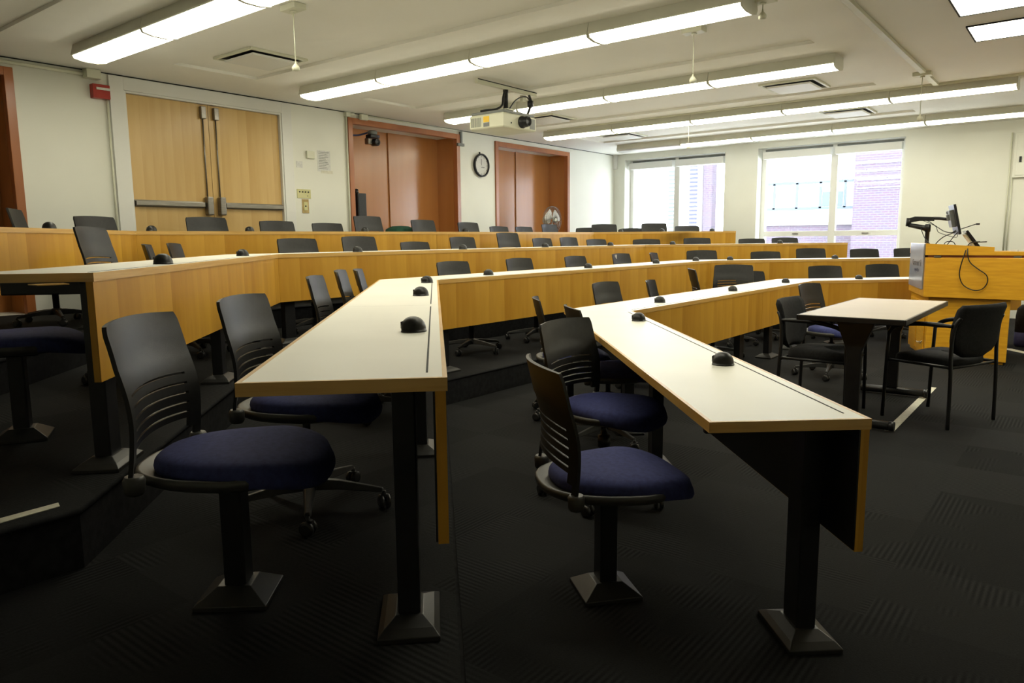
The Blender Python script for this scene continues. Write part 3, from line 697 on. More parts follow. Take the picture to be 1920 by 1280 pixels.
# things on the lectern
mo = thing('monitor', 'flat screen seen edge-on, on a jointed black arm above the lectern', 'monitor', (-1.16, 8.6, 1.39), .24)
ma = bpy.data.objects.new('jointed_arm', None); COL.objects.link(ma); ma.parent = mo; ma.location = (-.189, .047, -.3195); ma.rotation_euler[2] = -.24
m = MB(); m.lathe([(.05, 0), (.05, .012), (.02, .02), (.02, .20), (.028, .205), (.028, .275), (.02, .28)], (0, 0, 0), 14); m.build('post', BLK, ma)
m = MB(); m.tube([(0, 0, .235), (-.06, 0, .25), (-.175, 0, .275)], [.032, .026, .022], 10); m.tube([(-.18, 0, .26), (-.175, 0, .345)], .025, 10); m.build('lower_link', BLK, ma)
m = MB(); m.extr([(-.19, .30), (-.17, .345), (-.12, .36), (.05, .352), (.055, .31), (-.08, .315), (-.15, .30)], 'y', -.02, .02); m.tube([(.04, 0, .338), (.10, 0, .335), (.17, 0, .325)], .016, 8); m.build('upper_link', BLK, ma, bevel=.004)
def tilted(m, c, wd, h, th, tilt):
    pts = []
    s, cc = math.sin(tilt), math.cos(tilt)
    P = lambda a, u, v: (c[0]+a*cc+v*s, c[1]+u, c[2]-a*s+v*cc)
    A = [P(-th/2, -wd/2, -h/2), P(th/2, -wd/2, -h/2), P(th/2, wd/2, -h/2), P(-th/2, wd/2, -h/2), P(-th/2, -wd/2, h/2), P(th/2, -wd/2, h/2), P(th/2, wd/2, h/2), P(-th/2, wd/2, h/2)]
    vs = [m.b.verts.new(p) for p in A]
    for q in ((0,3,2,1),(4,5,6,7),(0,1,5,4),(1,2,6,5),(2,3,7,6),(3,0,4,7)): m.b.faces.new([vs[i] for i in q])
m = MB(); tilted(m, (.04, 0, .0), .42, .30, .022, -.22); m.build('bezel', BLK, mo, bevel=.003)
m = MB(); tilted(m, (.0525, 0, -.003), .39, .27, .004, -.22); m.build('screen', SCREEN, mo)
m = MB(); tilted(m, (.010, 0, .01), .24, .17, .04, -.22); tilted(m, (-.02, -.03, .02), .06, .06, .03, -.22); tilted(m, (-.018, .05, .07), .04, .03, .03, -.22); tag(m.build('back_housing', GRAY, mo, bevel=.004), label='grey rear housing with sockets')
tp = thing('touch_screen', 'small dark touch panel leaning back on the lectern top', 'touch panel', (-.95, 8.55, 1.086), .22)
m = MB(); tilted(m, (-.005, 0, .105), .30, .215, .022, -.62); m.build('bezel', SCREEN, tp, bevel=.003)
m = MB(); tilted(m, (-.028, 0, .095), .22, .16, .016, -.62); m.build('rear_shell', BEIGE, tp, bevel=.003)
m = MB(); m.extr([(-.10, .0), (.06, .0), (.06, .012), (-.02, .05), (-.045, .05)], 'y', -.06, .06); m.build('stand', BLK, tp)
def cable(name, label, pts, r=.004, m_=BLK, cat='cable', grp='black cables on the lectern'):
    mm = MB(); mm.tube(smooth_curve(pts, 8), r, 6); o = mm.build(name, m_); return tag(o, label, cat, grp)
cable('cable', 'black cable hanging in a long loop down the lectern front', [(-0.825, 8.5, 1.17), (-0.905, 8.38, 1.165), (-0.949, 8.3, 1.15), (-0.973, 8.248, 1.05), (-0.997, 8.24, 0.93), (-0.997, 8.238, 0.84), (-0.961, 8.238, 0.76), (-0.881, 8.238, 0.715), (-0.809, 8.238, 0.725), (-0.769, 8.238, 0.79), (-0.781, 8.238, 0.86), (-0.857, 8.24, 0.92), (-0.921, 8.24, 0.98), (-0.945, 8.245, 1.06), (-0.945, 8.3, 1.155), (-0.873, 8.42, 1.172)], .005)
cable('cable', 'cable drooping from the monitor arm to the back of the screen', [(-1.45, 8.59, 1.39), (-1.36, 8.58, 1.385), (-1.28, 8.58, 1.33), (-1.20, 8.58, 1.275), (-1.13, 8.58, 1.265), (-1.09, 8.585, 1.30)])
cable('cable', 'lower thin cable sagging between monitor arm and screen', [(-1.40, 8.62, 1.385), (-1.29, 8.62, 1.33), (-1.26, 8.62, 1.27), (-1.18, 8.62, 1.235), (-1.10, 8.62, 1.215), (-1.085, 8.60, 1.25), (-1.09, 8.6, 1.30)], .003)
cable('cable', 'cable curving up from lectern top to the lower edge of the screen', [(-1.27, 8.5, 1.075), (-1.26, 8.52, 1.15), (-1.2, 8.55, 1.22), (-1.12, 8.58, 1.26), (-1.07, 8.6, 1.29)], .005)
cable('cable', 'cable running from the arm post down to the lectern top', [(-1.41, 8.56, 1.31), (-1.37, 8.54, 1.22), (-1.31, 8.5, 1.15), (-1.26, 8.5, 1.08)])
cable('cable', 'small arch of cable lying on the lectern top', [(-1.20, 8.45, 1.075), (-1.17, 8.45, 1.16), (-1.13, 8.45, 1.175), (-1.09, 8.45, 1.16), (-1.06, 8.45, 1.08)])
mm = MB(); mm.tube([(-1.20, 8.5, 1.075), (-1.10, 8.5, 1.23), (-1.05, 8.5, 1.295), (-.915, 8.5, 1.345)], .0045, 6); mm.lathe([(.006, 0), (.009, .004), (.009, .03), (.004, .034)], (-.925, 8.5, 1.342), 8, axis='x'); tag(mm.build('gooseneck_microphone', BLK), 'thin black gooseneck microphone pointing right beside the screen', 'microphone')
mm = MB(); mm.b2(-.62, -.56, 8.42, 8.48, 1.0805, 1.095); mm.b2(-.55, -.50, 8.43, 8.47, 1.0805, 1.09); tag(mm.build('desk_remote', PAPER), 'small white box lying on the low right part of the lectern', 'remote')
bg_ = thing('equipment_bag', 'black and navy bag on the floor right of the lectern, at the right edge', 'bag', (-.42, 9.95, 0))
m = MB(); rr = []
for s, z in ((.93, .0), (1, .03), (1, .16)): rr.append([(x*s, y*s, z) for x, y in outline(.42, .30, e=5, rear=1)])
m.loft(rr, True); m.build('bag_bottom', BAGBL, bg_)
m = MB(); rr = []
for s, z in ((1.0, .161), (1.0, .34), (.95, .42), (.8, .455), (.02, .46)): rr.append([(x*s, y*s, z) for x, y in outline(.42, .30, e=5, rear=1)])
m.loft(rr, True); m.build('bag_body', BLKFAB, bg_)
m = MB(); m.tube(smooth_curve([(-.1, -.155, .30), (-.09, -.18, .38), (0, -.185, .42), (.09, -.18, .38), (.1, -.155, .30)]), .008, 8); m.build('strap', BLK, bg_)

# ------------------------------------------------------------ tape on the floor and step
m = MB(); m.prism([(-.968, 5.08), (-.912, 5.09), (-.925, 6.78), (-.972, 6.78)], .0005, .0022); tag(m.build('floor_tape', TAPE), 'long white tape strip on the carpet under the small table', 'tape')
m = MB(); m.prism([(-.75, 9.60), (-.30, 9.05), (-.20, 9.05), (-.62, 9.60)], .0005, .0022); tag(m.build('floor_tape', TAPE), 'short white tape strip on the carpet right of the lectern base', 'tape')
m = MB(); m.prism([(-2.59, .60), (-2.545, .60), (-2.56, .878), (-2.60, .888)], T2+.0005, T2+.003); tag(m.build('step_tape', TAPE), 'white tape strip on the edge of the carpeted step at the lower left', 'tape')
m = MB(); m.prism([(-2.80, .93), (-2.72, .93), (-2.70, 1.02), (-2.78, 1.03)], T2+.705, T2+.7085); tag(m.build('paper_slip', EDGE), 'tan slip stuck under the left desk end', 'slip')

# ------------------------------------------------------------ doors and alcoves of the left wall
d1_ = thing('door_1', 'double maple veneer doors with steel push bars in a white frame', None, (XW, 4.458, TOP3), kind='structure')
def wallbox(m, y0, y1, z0, z1, x0, x1, mi=0): m.b2(x0, x1, y0-4.458, y1-4.458, z0-TOP3, z1-TOP3, mi)
m = MB(); wallbox(m, 3.415, 3.553, TOP3, 2.862, .0005, .03); wallbox(m, 5.363, 5.50, TOP3, 2.862, .0005, .03); wallbox(m, 3.553, 5.363, 2.736, 2.862, .0005, .03)
wallbox(m, 3.553, 3.575, TOP3, 2.736, -.10, .02); wallbox(m, 5.341, 5.363, TOP3, 2.736, -.10, .02); wallbox(m, 3.575, 5.341, 2.716, 2.736, -.10, .02)
m.build('door_frame', WHITE, d1_, bevel=.003)
for k, (a, b) in enumerate(((3.578, 4.455), (4.461, 5.338))):
    m = MB(); wallbox(m, a, b, TOP3+.004, 2.713, -.06, -.02); leaf = m.build('door_leaf', DOORW, d1_)
    s = -1 if k == 0 else 1; yc = 4.458+s*.075; ye = a+.01 if k == 0 else b-.01
    m = MB(); y0, y1 = sorted((yc+s*.05, ye)); m2y = (y0, y1); wallbox(m, y0, y1, 1.615, 1.665, .0, .035); wallbox(m, y0, y1, 1.605, 1.675, -.018, .0); m.build('push_bar', STEEL, leaf, bevel=.006)
    m = MB(); wallbox(m, yc-.035, yc+.035, 1.53, 1.73, -.018, .06); m.build('latch_case', STEEL, leaf, bevel=.012)
    m = MB(); m.tube([(-.005, yc-4.458, 1.73-TOP3), (-.005, yc-4.458, 2.60-TOP3)], .008, 8); m.build('latch_rod', STEEL, leaf)
    m = MB(); wallbox(m, yc-.028, yc+.028, 2.56, 2.69, -.018, .03); m.build('top_latch', STEEL, leaf, bevel=.006)
def alcove(n, y0, y1, zt, depth, label, mats, fw=.075, sliding=True):
    o = thing('door_%d' % n, label, None, (XW, (y0+y1)/2, TOP3), kind='structure'); yc = (y0+y1)/2; h = zt-TOP3; hw = (y1-y0)/2
    m = MB(); m.b2(-.05, .025, -hw, -hw+fw, 0, h); m.b2(-.05, .025, hw-fw, hw, 0, h); m.b2(-.05, .025, -hw+fw, hw-fw, h-fw, h); m.build('frame', ORANGE, o, bevel=.004)
    m = MB(); m.b2(-depth, -.051, -hw, -hw+fw*.8, 0, h); m.build('side_panel', ORPANEL, o)
    m = MB(); m.b2(-depth, -.051, hw-fw*.8, hw, 0, h); m.build('side_panel', ORPANEL, o)
    m = MB(); m.b2(-depth, -.051, -hw+fw*.8, hw-fw*.8, h-.05, h); tag(m.build('head_panel', WHITE, o), label='white painted underside of the head')
    k = 2
    for j in range(k):
        a = -hw+fw*.8+(2*hw-fw*1.6)*j/k; b = -hw+fw*.8+(2*hw-fw*1.6)*(j+1)/k
        m = MB(); m.b2(-depth-.02+.02*(j % 2), -depth+.02*(j % 2), a, b-.002, 0, h-.05); pn = m.build('panel', mats, o)
        if n == 3 and j == 0: m = MB(); m.lathe([(.03, .0), (.032, .003), (.02, .005)], (-depth+.001, a+.12, .95), 16, axis='x'); m.build('finger_pull', STEEL, pn)
    return o
alcove(2, 6.36, 8.50, 2.815, .42, 'tall glossy orange-brown alcove with closed panels, the nearer one, holding a camera', ORPANEL)
alcove(3, 9.35, 11.49, 2.80, .42, 'tall glossy orange-brown alcove nearer the windows, with a fan in it', ORPANEL)
alcove(4, .55, 2.60, 2.79, .42, 'dark orange-brown doorway at the left edge', ORPANEL)

# ------------------------------------------------------------ windows
def window(n, x0, x1, zs, zh, mull, rail, label):
    o = thing('window_%d' % n, label, None, ((x0+x1)/2, YW, zs), kind='structure'); xc = (x0+x1)/2
    X = lambda a: a-xc
    m = MB()
    for a, b in ((x0+.001, x0+.08), (x1-.08, x1-.001), (mull-.055, mull+.055)): m.b2(X(a), X(b), .215, .30, .001, zh-zs-.001)
    m.b2(X(x0+.08), X(mull-.055), .22, .29, 0, .08); m.b2(X(mull+.055), X(x1-.08), .22, .29, 0, .08)
    m.b2(X(x0+.08), X(mull-.055), .22, .29, zh-zs-.06, zh-zs); m.b2(X(mull+.055), X(x1-.08), .22, .29, zh-zs-.06, zh-zs)
    fr = m.build('window_frame', WHITE, o, bevel=.003)
    for (a, b) in ((x0+.08, mull-.055), (mull+.055, x1-.08)):
        if rail:
            m = MB(); m.b2(X(a), X(b), .222, .285, rail-zs-.045, rail-zs+.045); r_ = m.build('rail', WHITE, fr, bevel=.003)
            m = MB(); m.box((X((a+b)/2), .215, rail-zs), (.10, .02, .015)); m.build('sash_latch', STEEL, r_)
        m = MB(); m.b2(X(a), X(b), .25, .256, .08, zh-zs-.06); m.build('pane', glass, fr)
        m = MB(); m.b2(X(a-.02), X(b+.02), .205, .2195, zh-zs-.045, zh-zs-.012); m.build('head_track', GRAY, o)  # grey strip paints in the shade of the deep recess above the cassette
        m = MB(); m.b2(X(a-.02), X(b+.02), .06, .20, zh-zs-.185, zh-zs-.065); m.build('blind_cassette', WHITE, o, bevel=.006)
    m = MB(); m.b2(X(x0), X(x1), -.03, .22, -.03, -.001); m.build('sill', WHITE, o, bevel=.004)
window(1, -7.456, -5.392, .73, 2.765, -6.435, None, 'left double window washed out by daylight')
window(2, -4.787, -2.455, .73, 2.775, -3.555, 1.285, 'right double window looking onto a brick wall')
m = MB(); m.b2(-7.695, -7.62, YW-.06, YW-.0005, 2.60, 2.879); tag(m.build('trim_4', WHITE), kind='structure')

# ------------------------------------------------------------ exterior
ex = tag(MB().b2(-14.55, -14.15, 25.6, 25.9, -3, 14).build('brick_pier', BRICK), 'narrow pinkish brick strip of a building seen through the left window', 'building')
t = thing('office_tower', 'pale blue slatted building seen through the left window', 'building', (-12.6, 26, 0))
m = MB(); m.b2(-.5, .85, .4, .9, -3, 14); m.build('wall', FACADE, t)
m = MB()
for k in range(90): m.b2(.42, .72, .32, .40, -2+k*.15, -1.92+k*.15)
m.build('dark_louver', DKBLUE, t)
m = MB()
for k in range(90): m.b2(-.45, -.06, .34, .40, -2+k*.15, -1.93+k*.15)
m.build('light_louver', BLUEG, t)
m = MB(); m.b2(-11.7, -11.35, 26.5, 26.9, -3, 14); m.build('brick_flank', BRICK, None)
o = bpy.data.objects['brick_flank']; tag(o, 'faint pink brick wall right of the dark louvers in the left window', 'building')
t = thing('brick_building', 'pink brick building filling the right pane of the right window', 'building', (-5, 26, 0))
m = MB(); m.b2(-1.3, 9, 0, 8, -3, 14); m.build('wall', BRICK, t)
m = MB()
for k in range(4): m.b2(-1.2, 4, -.03, -.001, 2.75+.26*k, 2.78+.26*k)
m.build('stone_band', FACADE, t)
t = thing('white_building', 'white facade with blue-framed windows in the left pane of the right window', 'building', (-8, 27, 0))
m = MB(); m.b2(-1.9, 1.69, .0, 6, 1.7, 14); m.build('wall', FACADE, t)
m = MB(); m.b2(-1.9, 1.69, .02, 6, -3, 1.7); m.build('brick_base', BRICK, t)
m = MB(); m.b2(-1.9, 1.69, -.06, .0, 1.62, 1.72); m.build('ledge', GRAY, t)
m = MB()
for x in (-1.2, -.4, .4, 1.2): m.b2(x-.04, x+.04, -.04, 0, 2.2, 3.1)
m.b2(-1.9, 1.69, -.04, 0, 3.05, 3.15); m.b2(-1.9, 1.69, -.04, 0, 2.15, 2.25); fr = m.build('window_frame', BLUEG, t)
for x in (-.8, 0.02, .8):
    m = MB(); m.b2(x-.34, x+.34, -.02, 0, 2.26, 2.75); m.build('window_pane', GRAY if x < .5 else BLUEG, t)
tag(MB().b2(-40, 30, 14.5, 60, -3.2, -3.05).build('street', FACADE), kind='structure')

# ------------------------------------------------------------ ceiling lights
def light_row(idx, yc, x_ends, label_row, unlit=()):
    """continuous run of wraparound fluorescent fixtures; each fixture lifts out on its own"""
    n = len(x_ends)-1
    for k in range(n):
        x0, x1 = x_ends[k]+.002, x_ends[k+1]-.002; ln = x1-x0; xc = (x0+x1)/2
        o = thing('ceiling_light', '%s fluorescent fixture from its left end in the %s ceiling row' % (ORD[k], label_row) if k not in unlit else 'unlit grey fluorescent fixture at the left end of the ceiling row by the windows', 'light', (xc, yc, CEIL), 0, 'fluorescent ceiling fixtures in rows')
        m = MB(); m.extr([(-.15, -.085), (-.128, 0), (.128, 0), (.15, -.085), (.143, -.09), (-.143, -.09)], 'x', -ln/2, ln/2); m.build('housing', HOUS, o)
        m = MB()
        prof = [(-.138, -.0905), (.138, -.0905), (.125, -.108), (.05, -.122), (-.05, -.122), (-.125, -.108)]
        rings = [[(-ln/2+.0125, u, v) for u, v in prof], [(ln/2-.0125, u, v) for u, v in prof]]
        m.loft(rings, True, smooth=False); m.build('diffuser', UNLIT if k in unlit else TUBEM, o)
        for s_ in (-1, 1):
            m = MB(); q = [(-.144, -.088), (.144, -.088), (.132, -.112), (.055, -.127), (-.055, -.127), (-.132, -.112)]
            m.extr(q, 'x', s_*(ln/2-.012), s_*ln/2); m.build('end_cap', HOUS, o)
def xs(a, n): return [a+1.215*i for i in range(n+1)]
light_row(0, 2.90, xs(-6.83, 5), 'nearest visible')  # last fixture of this run is out of view, added to brighten the near desks
light_row(1, 5.15, xs(-6.83, 4), 'second-nearest')
light_row(2, 7.39, xs(-6.83, 4), 'middle')
light_row(3, 9.62, xs(-6.83, 5), 'second-farthest')
light_row(4, 11.86, xs(-6.83, 7), 'farthest', (0,))
for k, (y0, y1) in enumerate(((5.75, 6.69), (7.05, 7.63))):
    o = thing('recessed_troffer', ['square-ended recessed light panel at the top right corner, the nearer one', 'recessed light panel below the other at the top right'][k], 'light', (-.34, (y0+y1)/2, CEIL)); h = (y1-y0)/2
    m = MB(); m.b2(-.60, .60, -h, -h+.012, -.012, -.0005); m.b2(-.60, .60, h-.012, h, -.012, -.0005); m.b2(-.60, -.588, -h+.012, h-.012, -.012, -.0005); m.b2(.588, .60, -h+.012, h-.012, -.012, -.0005); m.build('trim', DARK, o)
    m = MB(); m.b2(-.587, .587, -h+.013, h-.013, -.008, -.0005); m.build('diffuser', TUBEM, o)

# ------------------------------------------------------------ ceiling vents, raceway, hanging microphones
for k, (x, y, zz, lab) in enumerate([(-6.15, 4.11, CEIL+.028, 'square ceiling air diffuser above the double doors'), (-6.15, 8.63, CEIL+.028, 'square ceiling air diffuser just right of the projector'), (-6.22, 10.86, CEIL+.028, 'square ceiling air diffuser at the left before the left window'), (-2.76, 8.62, CEIL+.028, 'bright square ceiling air diffuser at right between two light rows'), (-2.76, 10.9, CEIL+.028, 'square ceiling air diffuser at right before the right window')]):
    o = thing('air_diffuser', lab, 'vent', (x, y, zz), 0, 'square ceiling air diffusers')
    m = MB(); h = .30
    for a, b, c, d in ((-h, -h+.03, -h, h), (h-.03, h, -h, h), (-h+.03, h-.03, -h, -h+.03), (-h+.03, h-.03, h-.03, h)): m.b2(a, b, c, d, -.022, -.0005)
    m.build('frame', BEIGE, o, bevel=.003)
    m = MB(); m.b2(-h+.03, h-.03, -h+.03, h-.03, -.006, -.0005); m.build('dark_cavity', DARK, o)
    m = MB(); q = h-.065; m.loft([[(-q, -q, -.03), (q, -q, -.03), (q, q, -.03), (-q, q, -.03)], [(-q*.96, -q*.96, -.045), (q*.96, -q*.96, -.045), (q*.96, q*.96, -.045), (-q*.96, q*.96, -.045)]], True, smooth=False); m.b2(-.04, .04, -.04, .04, -.031, -.006); m.build('plaque', WHITE, o)
m = MB(); m.b2(-1.515, -1.465, 3.0, 8.60, CEIL-.03, CEIL-.0005); m.b2(-1.515, -1.465, 8.80, 9.40, CEIL-.03, CEIL-.0005); m.b2(-1.512, 1.8, 9.40, 9.43, CEIL-.025, CEIL-.0005); m.b2(-6.7, -1.512, 9.40, 9.42, CEIL-.02, CEIL-.0005)
tag(m.build('cable_raceway', BEIGE), 'long cream cable raceway crossing the ceiling at the right', 'raceway')
def mic(x, y, zb, lab, cable_m=BEIGE, box=True):
    o = thing('hanging_microphone', lab, 'microphone', (x, y, CEIL), 0, 'ceiling-hung microphones')
    m = MB(); m.b2(-.085, .085, -.05, .05, -.04, -.0005); m.lathe([(.02, -.041), (.024, -.045), (.02, -.052)], (0, 0, 0), 14); m.build('ceiling_box', BEIGE, o, bevel=.004)
    m = MB(); m.tube([(0, 0, -.045), (0, 0, zb-CEIL+.04)], .004, 6); m.build('cord', cable_m, o)
    m = MB(); m.lathe([(.004, .05), (.007, .035), (.016, .026), (.026, .012), (.028, .004), (.027, .0), (.026, -.012), (.012, -.016)], (0, 0, zb-CEIL+.01), 18); m.build('capsule', BEIGE, o)
mic(-4.55, 3.32, 2.44, 'white microphone hanging from the ceiling left of centre, above the door')
mic(-2.625, 5.69, 2.47, 'white microphone hanging before the second light row, right of the projector')
mic(-1.93, 5.28, 2.735, 'small grey microphone at the top edge, right of the second light row')
mic(-1.51, 8.70, 2.41, 'thin-corded microphone hanging below the raceway box at the right')
mic(-4.578, 9.83, 2.475, 'thin-corded microphone hanging before the left window')

# ------------------------------------------------------------ projector
pj = thing('projector', 'cream ceiling projector with black lens and yellow sticker', 'projector', (-4.9, 6.1, 2.395))
D_, W_ = .50, .565
m = MB(); rr = []
for z, ins in ((0, .012), (.012, 0), (.135, 0), (.15, .012)):
    rr.append([(-D_+ins+.04, ins, z), (0-ins, ins, z), (0-ins, W_-ins, z), (-D_+ins+.04, W_-ins, z), (-D_+ins, W_-.06, z), (-D_+ins, .06, z)])
m.loft(rr, True, smooth=False); m.build('body', BEIGE, pj, bevel=.003)
m = MB(); m.b2(-D_+.05, -.01, .012, W_-.012, .1505, .178); m.build('top_tray', GRAY, pj, bevel=.004)
m = MB()
for k in range(9): m.b2(-D_+.06+k*.016, -D_+.066+k*.016, -.003, .001, .025, .12)
m.b2(.0, .003, W_-.11, W_-.02, .02, .13); m.build('vent_grille', GRAY, pj)
m = MB(); m.b2(-.27, -.19, -.003, -.0005, .065, .125); st = tag(m.build('warning_sticker', YEL, pj), label='yellow warning sticker')
m = MB(); m.b2(-.27, -.19, -.003, -.0005, .02, .06); m.build('label_plate', GRAY, pj)
m = MB(); m.lathe([(.062, -.01), (.064, .02), (.058, .022), (.055, .06), (.050, .095), (.046, .098), (.040, .088), (.02, .078)], (.0, .31, .075), 26, axis='x'); m.build('lens', BLK, pj)
m = MB(); m.lathe([(.008, 0), (.008, .004)], (.0, .13, .05), 10, axis='x'); m.build('sensor_window', DARK, pj)
pm_ = thing('projector_mount', 'white ceiling channel with black drop pole and cables holding the projector', 'mount', (-5.13, 6.45, CEIL))
m = MB(); m.b2(-.02, .02, -.50, .52, -.045, -.0005); m.build('channel', BEIGE, pm_, bevel=.002)
m = MB(); m.b2(.0205, .023, -.50, .52, -.01, -.001); m.build('channel_slot', DARK, pm_)
m = MB(); m.lathe([(.03, -.045), (.03, -.07), (.026, -.072), (.026, -.23), (.03, -.232), (.03, -.25)], (0, -.02, 0), 16); m.build('drop_pole', BLK, pm_)
m = MB(); m.b2(-.07, .07, -.09, .05, -.262, -.25); m.tube([(-.09, -.1, -.30), (0, -.02, -.255), (.1, .09, -.30)], .014, 8); m.tube([(.09, -.1, -.30), (0, -.02, -.255), (-.1, .09, -.30)], .014, 8); m.build('spider_bracket', BEIGE, pm_, bevel=.002)
m = MB(); m.tube(smooth_curve([(.01, -.05, -.06), (.02, -.09, -.14), (.03, -.12, -.22), (.01, -.20, -.27), (-.06, -.28, -.285), (-.12, -.30, -.29)]), .012, 8)
m.tube(smooth_curve([(.01, .02, -.25), (.03, .10, -.15), (.03, .22, -.09), (.03, .33, -.08), (.03, .38, -.14), (.02, .36, -.24), (.02, .32, -.30)]), .007, 8)
m.tube(smooth_curve([(.03, .36, -.05), (.03, .40, -.12), (.03, .37, -.20), (.02, .33, -.28)]), .014, 8); m.build('cable', BLK, pm_)
m = MB(); m.lathe([(.02, -.02), (.035, 0), (.035, .05), (.02, .06)], (.02, .40, -.16), 12); tag(m.build('plug', BLK, pm_), label='black plug at the cable bend'); m = MB(); m.b2(-.02, .02, .26, .32, -.13, -.06); m.build('socket_box', BEIGE, pm_)

# ------------------------------------------------------------ wall equipment
t = thing('wall_clock', 'round black-rimmed clock on the white wall between the two alcoves', 'clock', (XW, 8.99, 2.39))
m = MB(); m.lathe([(.165, .001), (.178, .012), (.18, .045), (.165, .052), (.155, .046), (.155, .02)], (0, 0, 0), 36, axis='x'); m.build('rim', BLK, t)
m = MB(); m.lathe([(.156, .018), (.156, .024)], (0, 0, 0), 36, axis='x'); m.build('face', PAPER, t)
m = MB()
m.box((.026, .0, .05), (.002, .008, .10)); m.box((.0265, .035, -.03), (.002, .075, .008)); m.build('hand', BLK, t)
m = MB()
for k in range(12):
    a = 2*PI*k/12; m.box((.0255, .135*math.sin(a), .135*math.cos(a)), (.0015, .008, .018))
m.build('hour_mark', BLK, t); m = MB(); m.lathe([(.012, .0), (.012, .03)], (.01, -.02, .175), 10, axis='z'); m.build('hanger', BLK, t)
def wb(name, y, z, w_, h_, d_, m_, lab, cat, bev=.004, x=XW):
    mm = MB(); mm.b2(x+.0005, x+d_, y-w_/2, y+w_/2, z-h_/2, z+h_/2); return tag(mm.build(name, m_, bevel=bev), lab, cat)
wb('thermostat', 5.755, 2.29, .115, .09, .035, BEIGE, 'small cream box high on the wall right of the double doors', 'thermostat')
t = thing('notice_sheet', 'faint printed notice taped to the wall right of the small cream box', 'paper', (XW, 5.97, 2.23)); m = MB(); m.b2(.0005, .002, -.10, .10, -.13, .13); m.build('sheet', PAPER, t)
m = MB()
for k in range(11): m.b2(.002, .0024, -.08, .08-(k*37 % 50)*.001, .105-k*.02, .111-k*.02)
m.build('printed_lines', GRAY, t); m = MB(); m.b2(.0022, .004, -.05, .13, -.15, -.115); tag(m.build('tape', TAPE, t), label='strip of white tape at the foot of the sheet')
wb('wall_label', 5.60, 2.165, .09, .075, .003, PAPER, 'little white label on the wall beside the door frame, below the cream box', 'label', 0)
t = thing('control_plate', 'pale yellow-green plate with a row of small knobs right of the doors', 'control plate', (XW, 5.645, 1.815)); m = MB(); m.b2(.0005, .008, -.10, .10, -.055, .055); m.build('plate', CREAM, t, bevel=.003)
for k in range(4): m = MB(); m.lathe([(.009, .008), (.009, .016), (.005, .018)], (0, -.065+k*.042, .022), 10, axis='x'); m.build('knob', BLK, t)
m = MB(); m.lathe([(.006, .008), (.006, .013)], (0, .05, -.025), 10, axis='x'); m.build('key_switch', STEEL, t)
t = thing('brass_plate', 'upright brass wall plate under the yellow-green control plate', 'wall plate', (XW, 5.66, 1.665)); m = MB(); m.b2(.0005, .006, -.05, .05, -.085, .085); m.build('plate', BRASS, t, bevel=.003); m = MB(); m.b2(.006, .012, -.028, .028, -.05, .05); m.build('insert', CREAM, t, bevel=.002); m = MB(); m.b2(.012, .016, -.012, .005, -.01, .008); m.build('switch', DARK, t)
t = thing('fire_alarm', 'red fire alarm box high on the wall left of the door casing', 'alarm', (XW, 3.325, 2.685)); m = MB(); m.b2(.0005, .07, -.08, .08, -.065, .065); m.build('box', RED, t, bevel=.004); m = MB(); m.b2(.0705, .082, -.05, .075, .012, .034); tag(m.build('strobe', PAPER, t), label='white strobe strip')
wb('junction_box', 3.255, 2.835, .13, .085, .10, BEIGE, 'cream junction box just under the ceiling above the red alarm', 'junction box')
m = MB(); m.tube([(XW+.03, 3.18, 2.83), (XW+.03, 2.66, 2.83), (XW+.03, 0, 2.83)], .016, 10); m.tube([(XW+.02, 3.39, 2.76), (XW+.02, 3.39, TOP3+.3)], .01, 8); tag(m.build('conduit', BEIGE), 'cream pipe under the ceiling running left from the junction box', 'conduit')
m = MB(); m.tube([(XW+.018, 6.335, 2.83), (XW+.018, 6.335, TOP3+.2)], .014, 8); m.tube([(XW+.03, 6.34, 2.85), (XW+.03, 6.46, 2.85)], .022, 8); m.b2(XW+.001, XW+.06, 6.31, 6.38, 2.815, 2.87); m.b2(XW+.026, XW+.07, 6.55, 6.66, 2.80, 2.87); m.tube([(XW+.03, 6.66, 2.862), (XW+.03, 8.5, 2.862)], .009, 8)
tag(m.build('conduit', BEIGE), 'cream conduit framing the top left of the first alcove', 'conduit')
m = MB(); m.b2(XW+.001, XW+.035, 8.505, 8.545, 2.66, 2.875); m.b2(XW+.026, XW+.06, 8.42, 8.56, 2.64, 2.68); tag(m.build('conduit_box', GRAY), 'short grey conduit piece at the top right corner of the first alcove', 'conduit')
t = thing('speaker', 'tall black loudspeaker standing in the left of the first alcove', 'speaker', (XW-.06, 6.56, 1.50)); 
m = MB(); m.b2(-.07, .07, -.075, .075, 0, .36); m.build('cabinet', BLK, t, bevel=.008); m = MB(); m.b2(.0705, .074, -.06, .06, .02, .34); m.build('grille', PLAS, t); m = MB(); m.lathe([(.03, .36), (.02, .39), (.012, .42), (.03, .40)], (0, -.03, 0), 12); m.build('top_bracket', BLK, t)
m = MB(); m.b2(-.012, .012, -.012, .012, TOP3-1.50, -.0005); m.b2(-.09, .09, -.09, .09, TOP3-1.4995, TOP3-1.485); m.build('stand', BLK, t)
t = thing('ptz_camera', 'black and silver motorised camera mounted at the top of the first alcove', 'camera', (XW-.05, 6.83, 2.60))
m = MB(); m.lathe([(.05, .10), (.065, .085), (.065, .055), (.05, .045)], (0, 0, 0), 20); m.build('bracket', GRAY, t)
m = MB(); m.b2(-.05, .06, -.08, .08, .0, .044); m.build('base', BLK, t, bevel=.01); m = MB(); m.b2(.061, .064, .03, .07, .012, .032); m.build('status_light', DKBLUE, t)
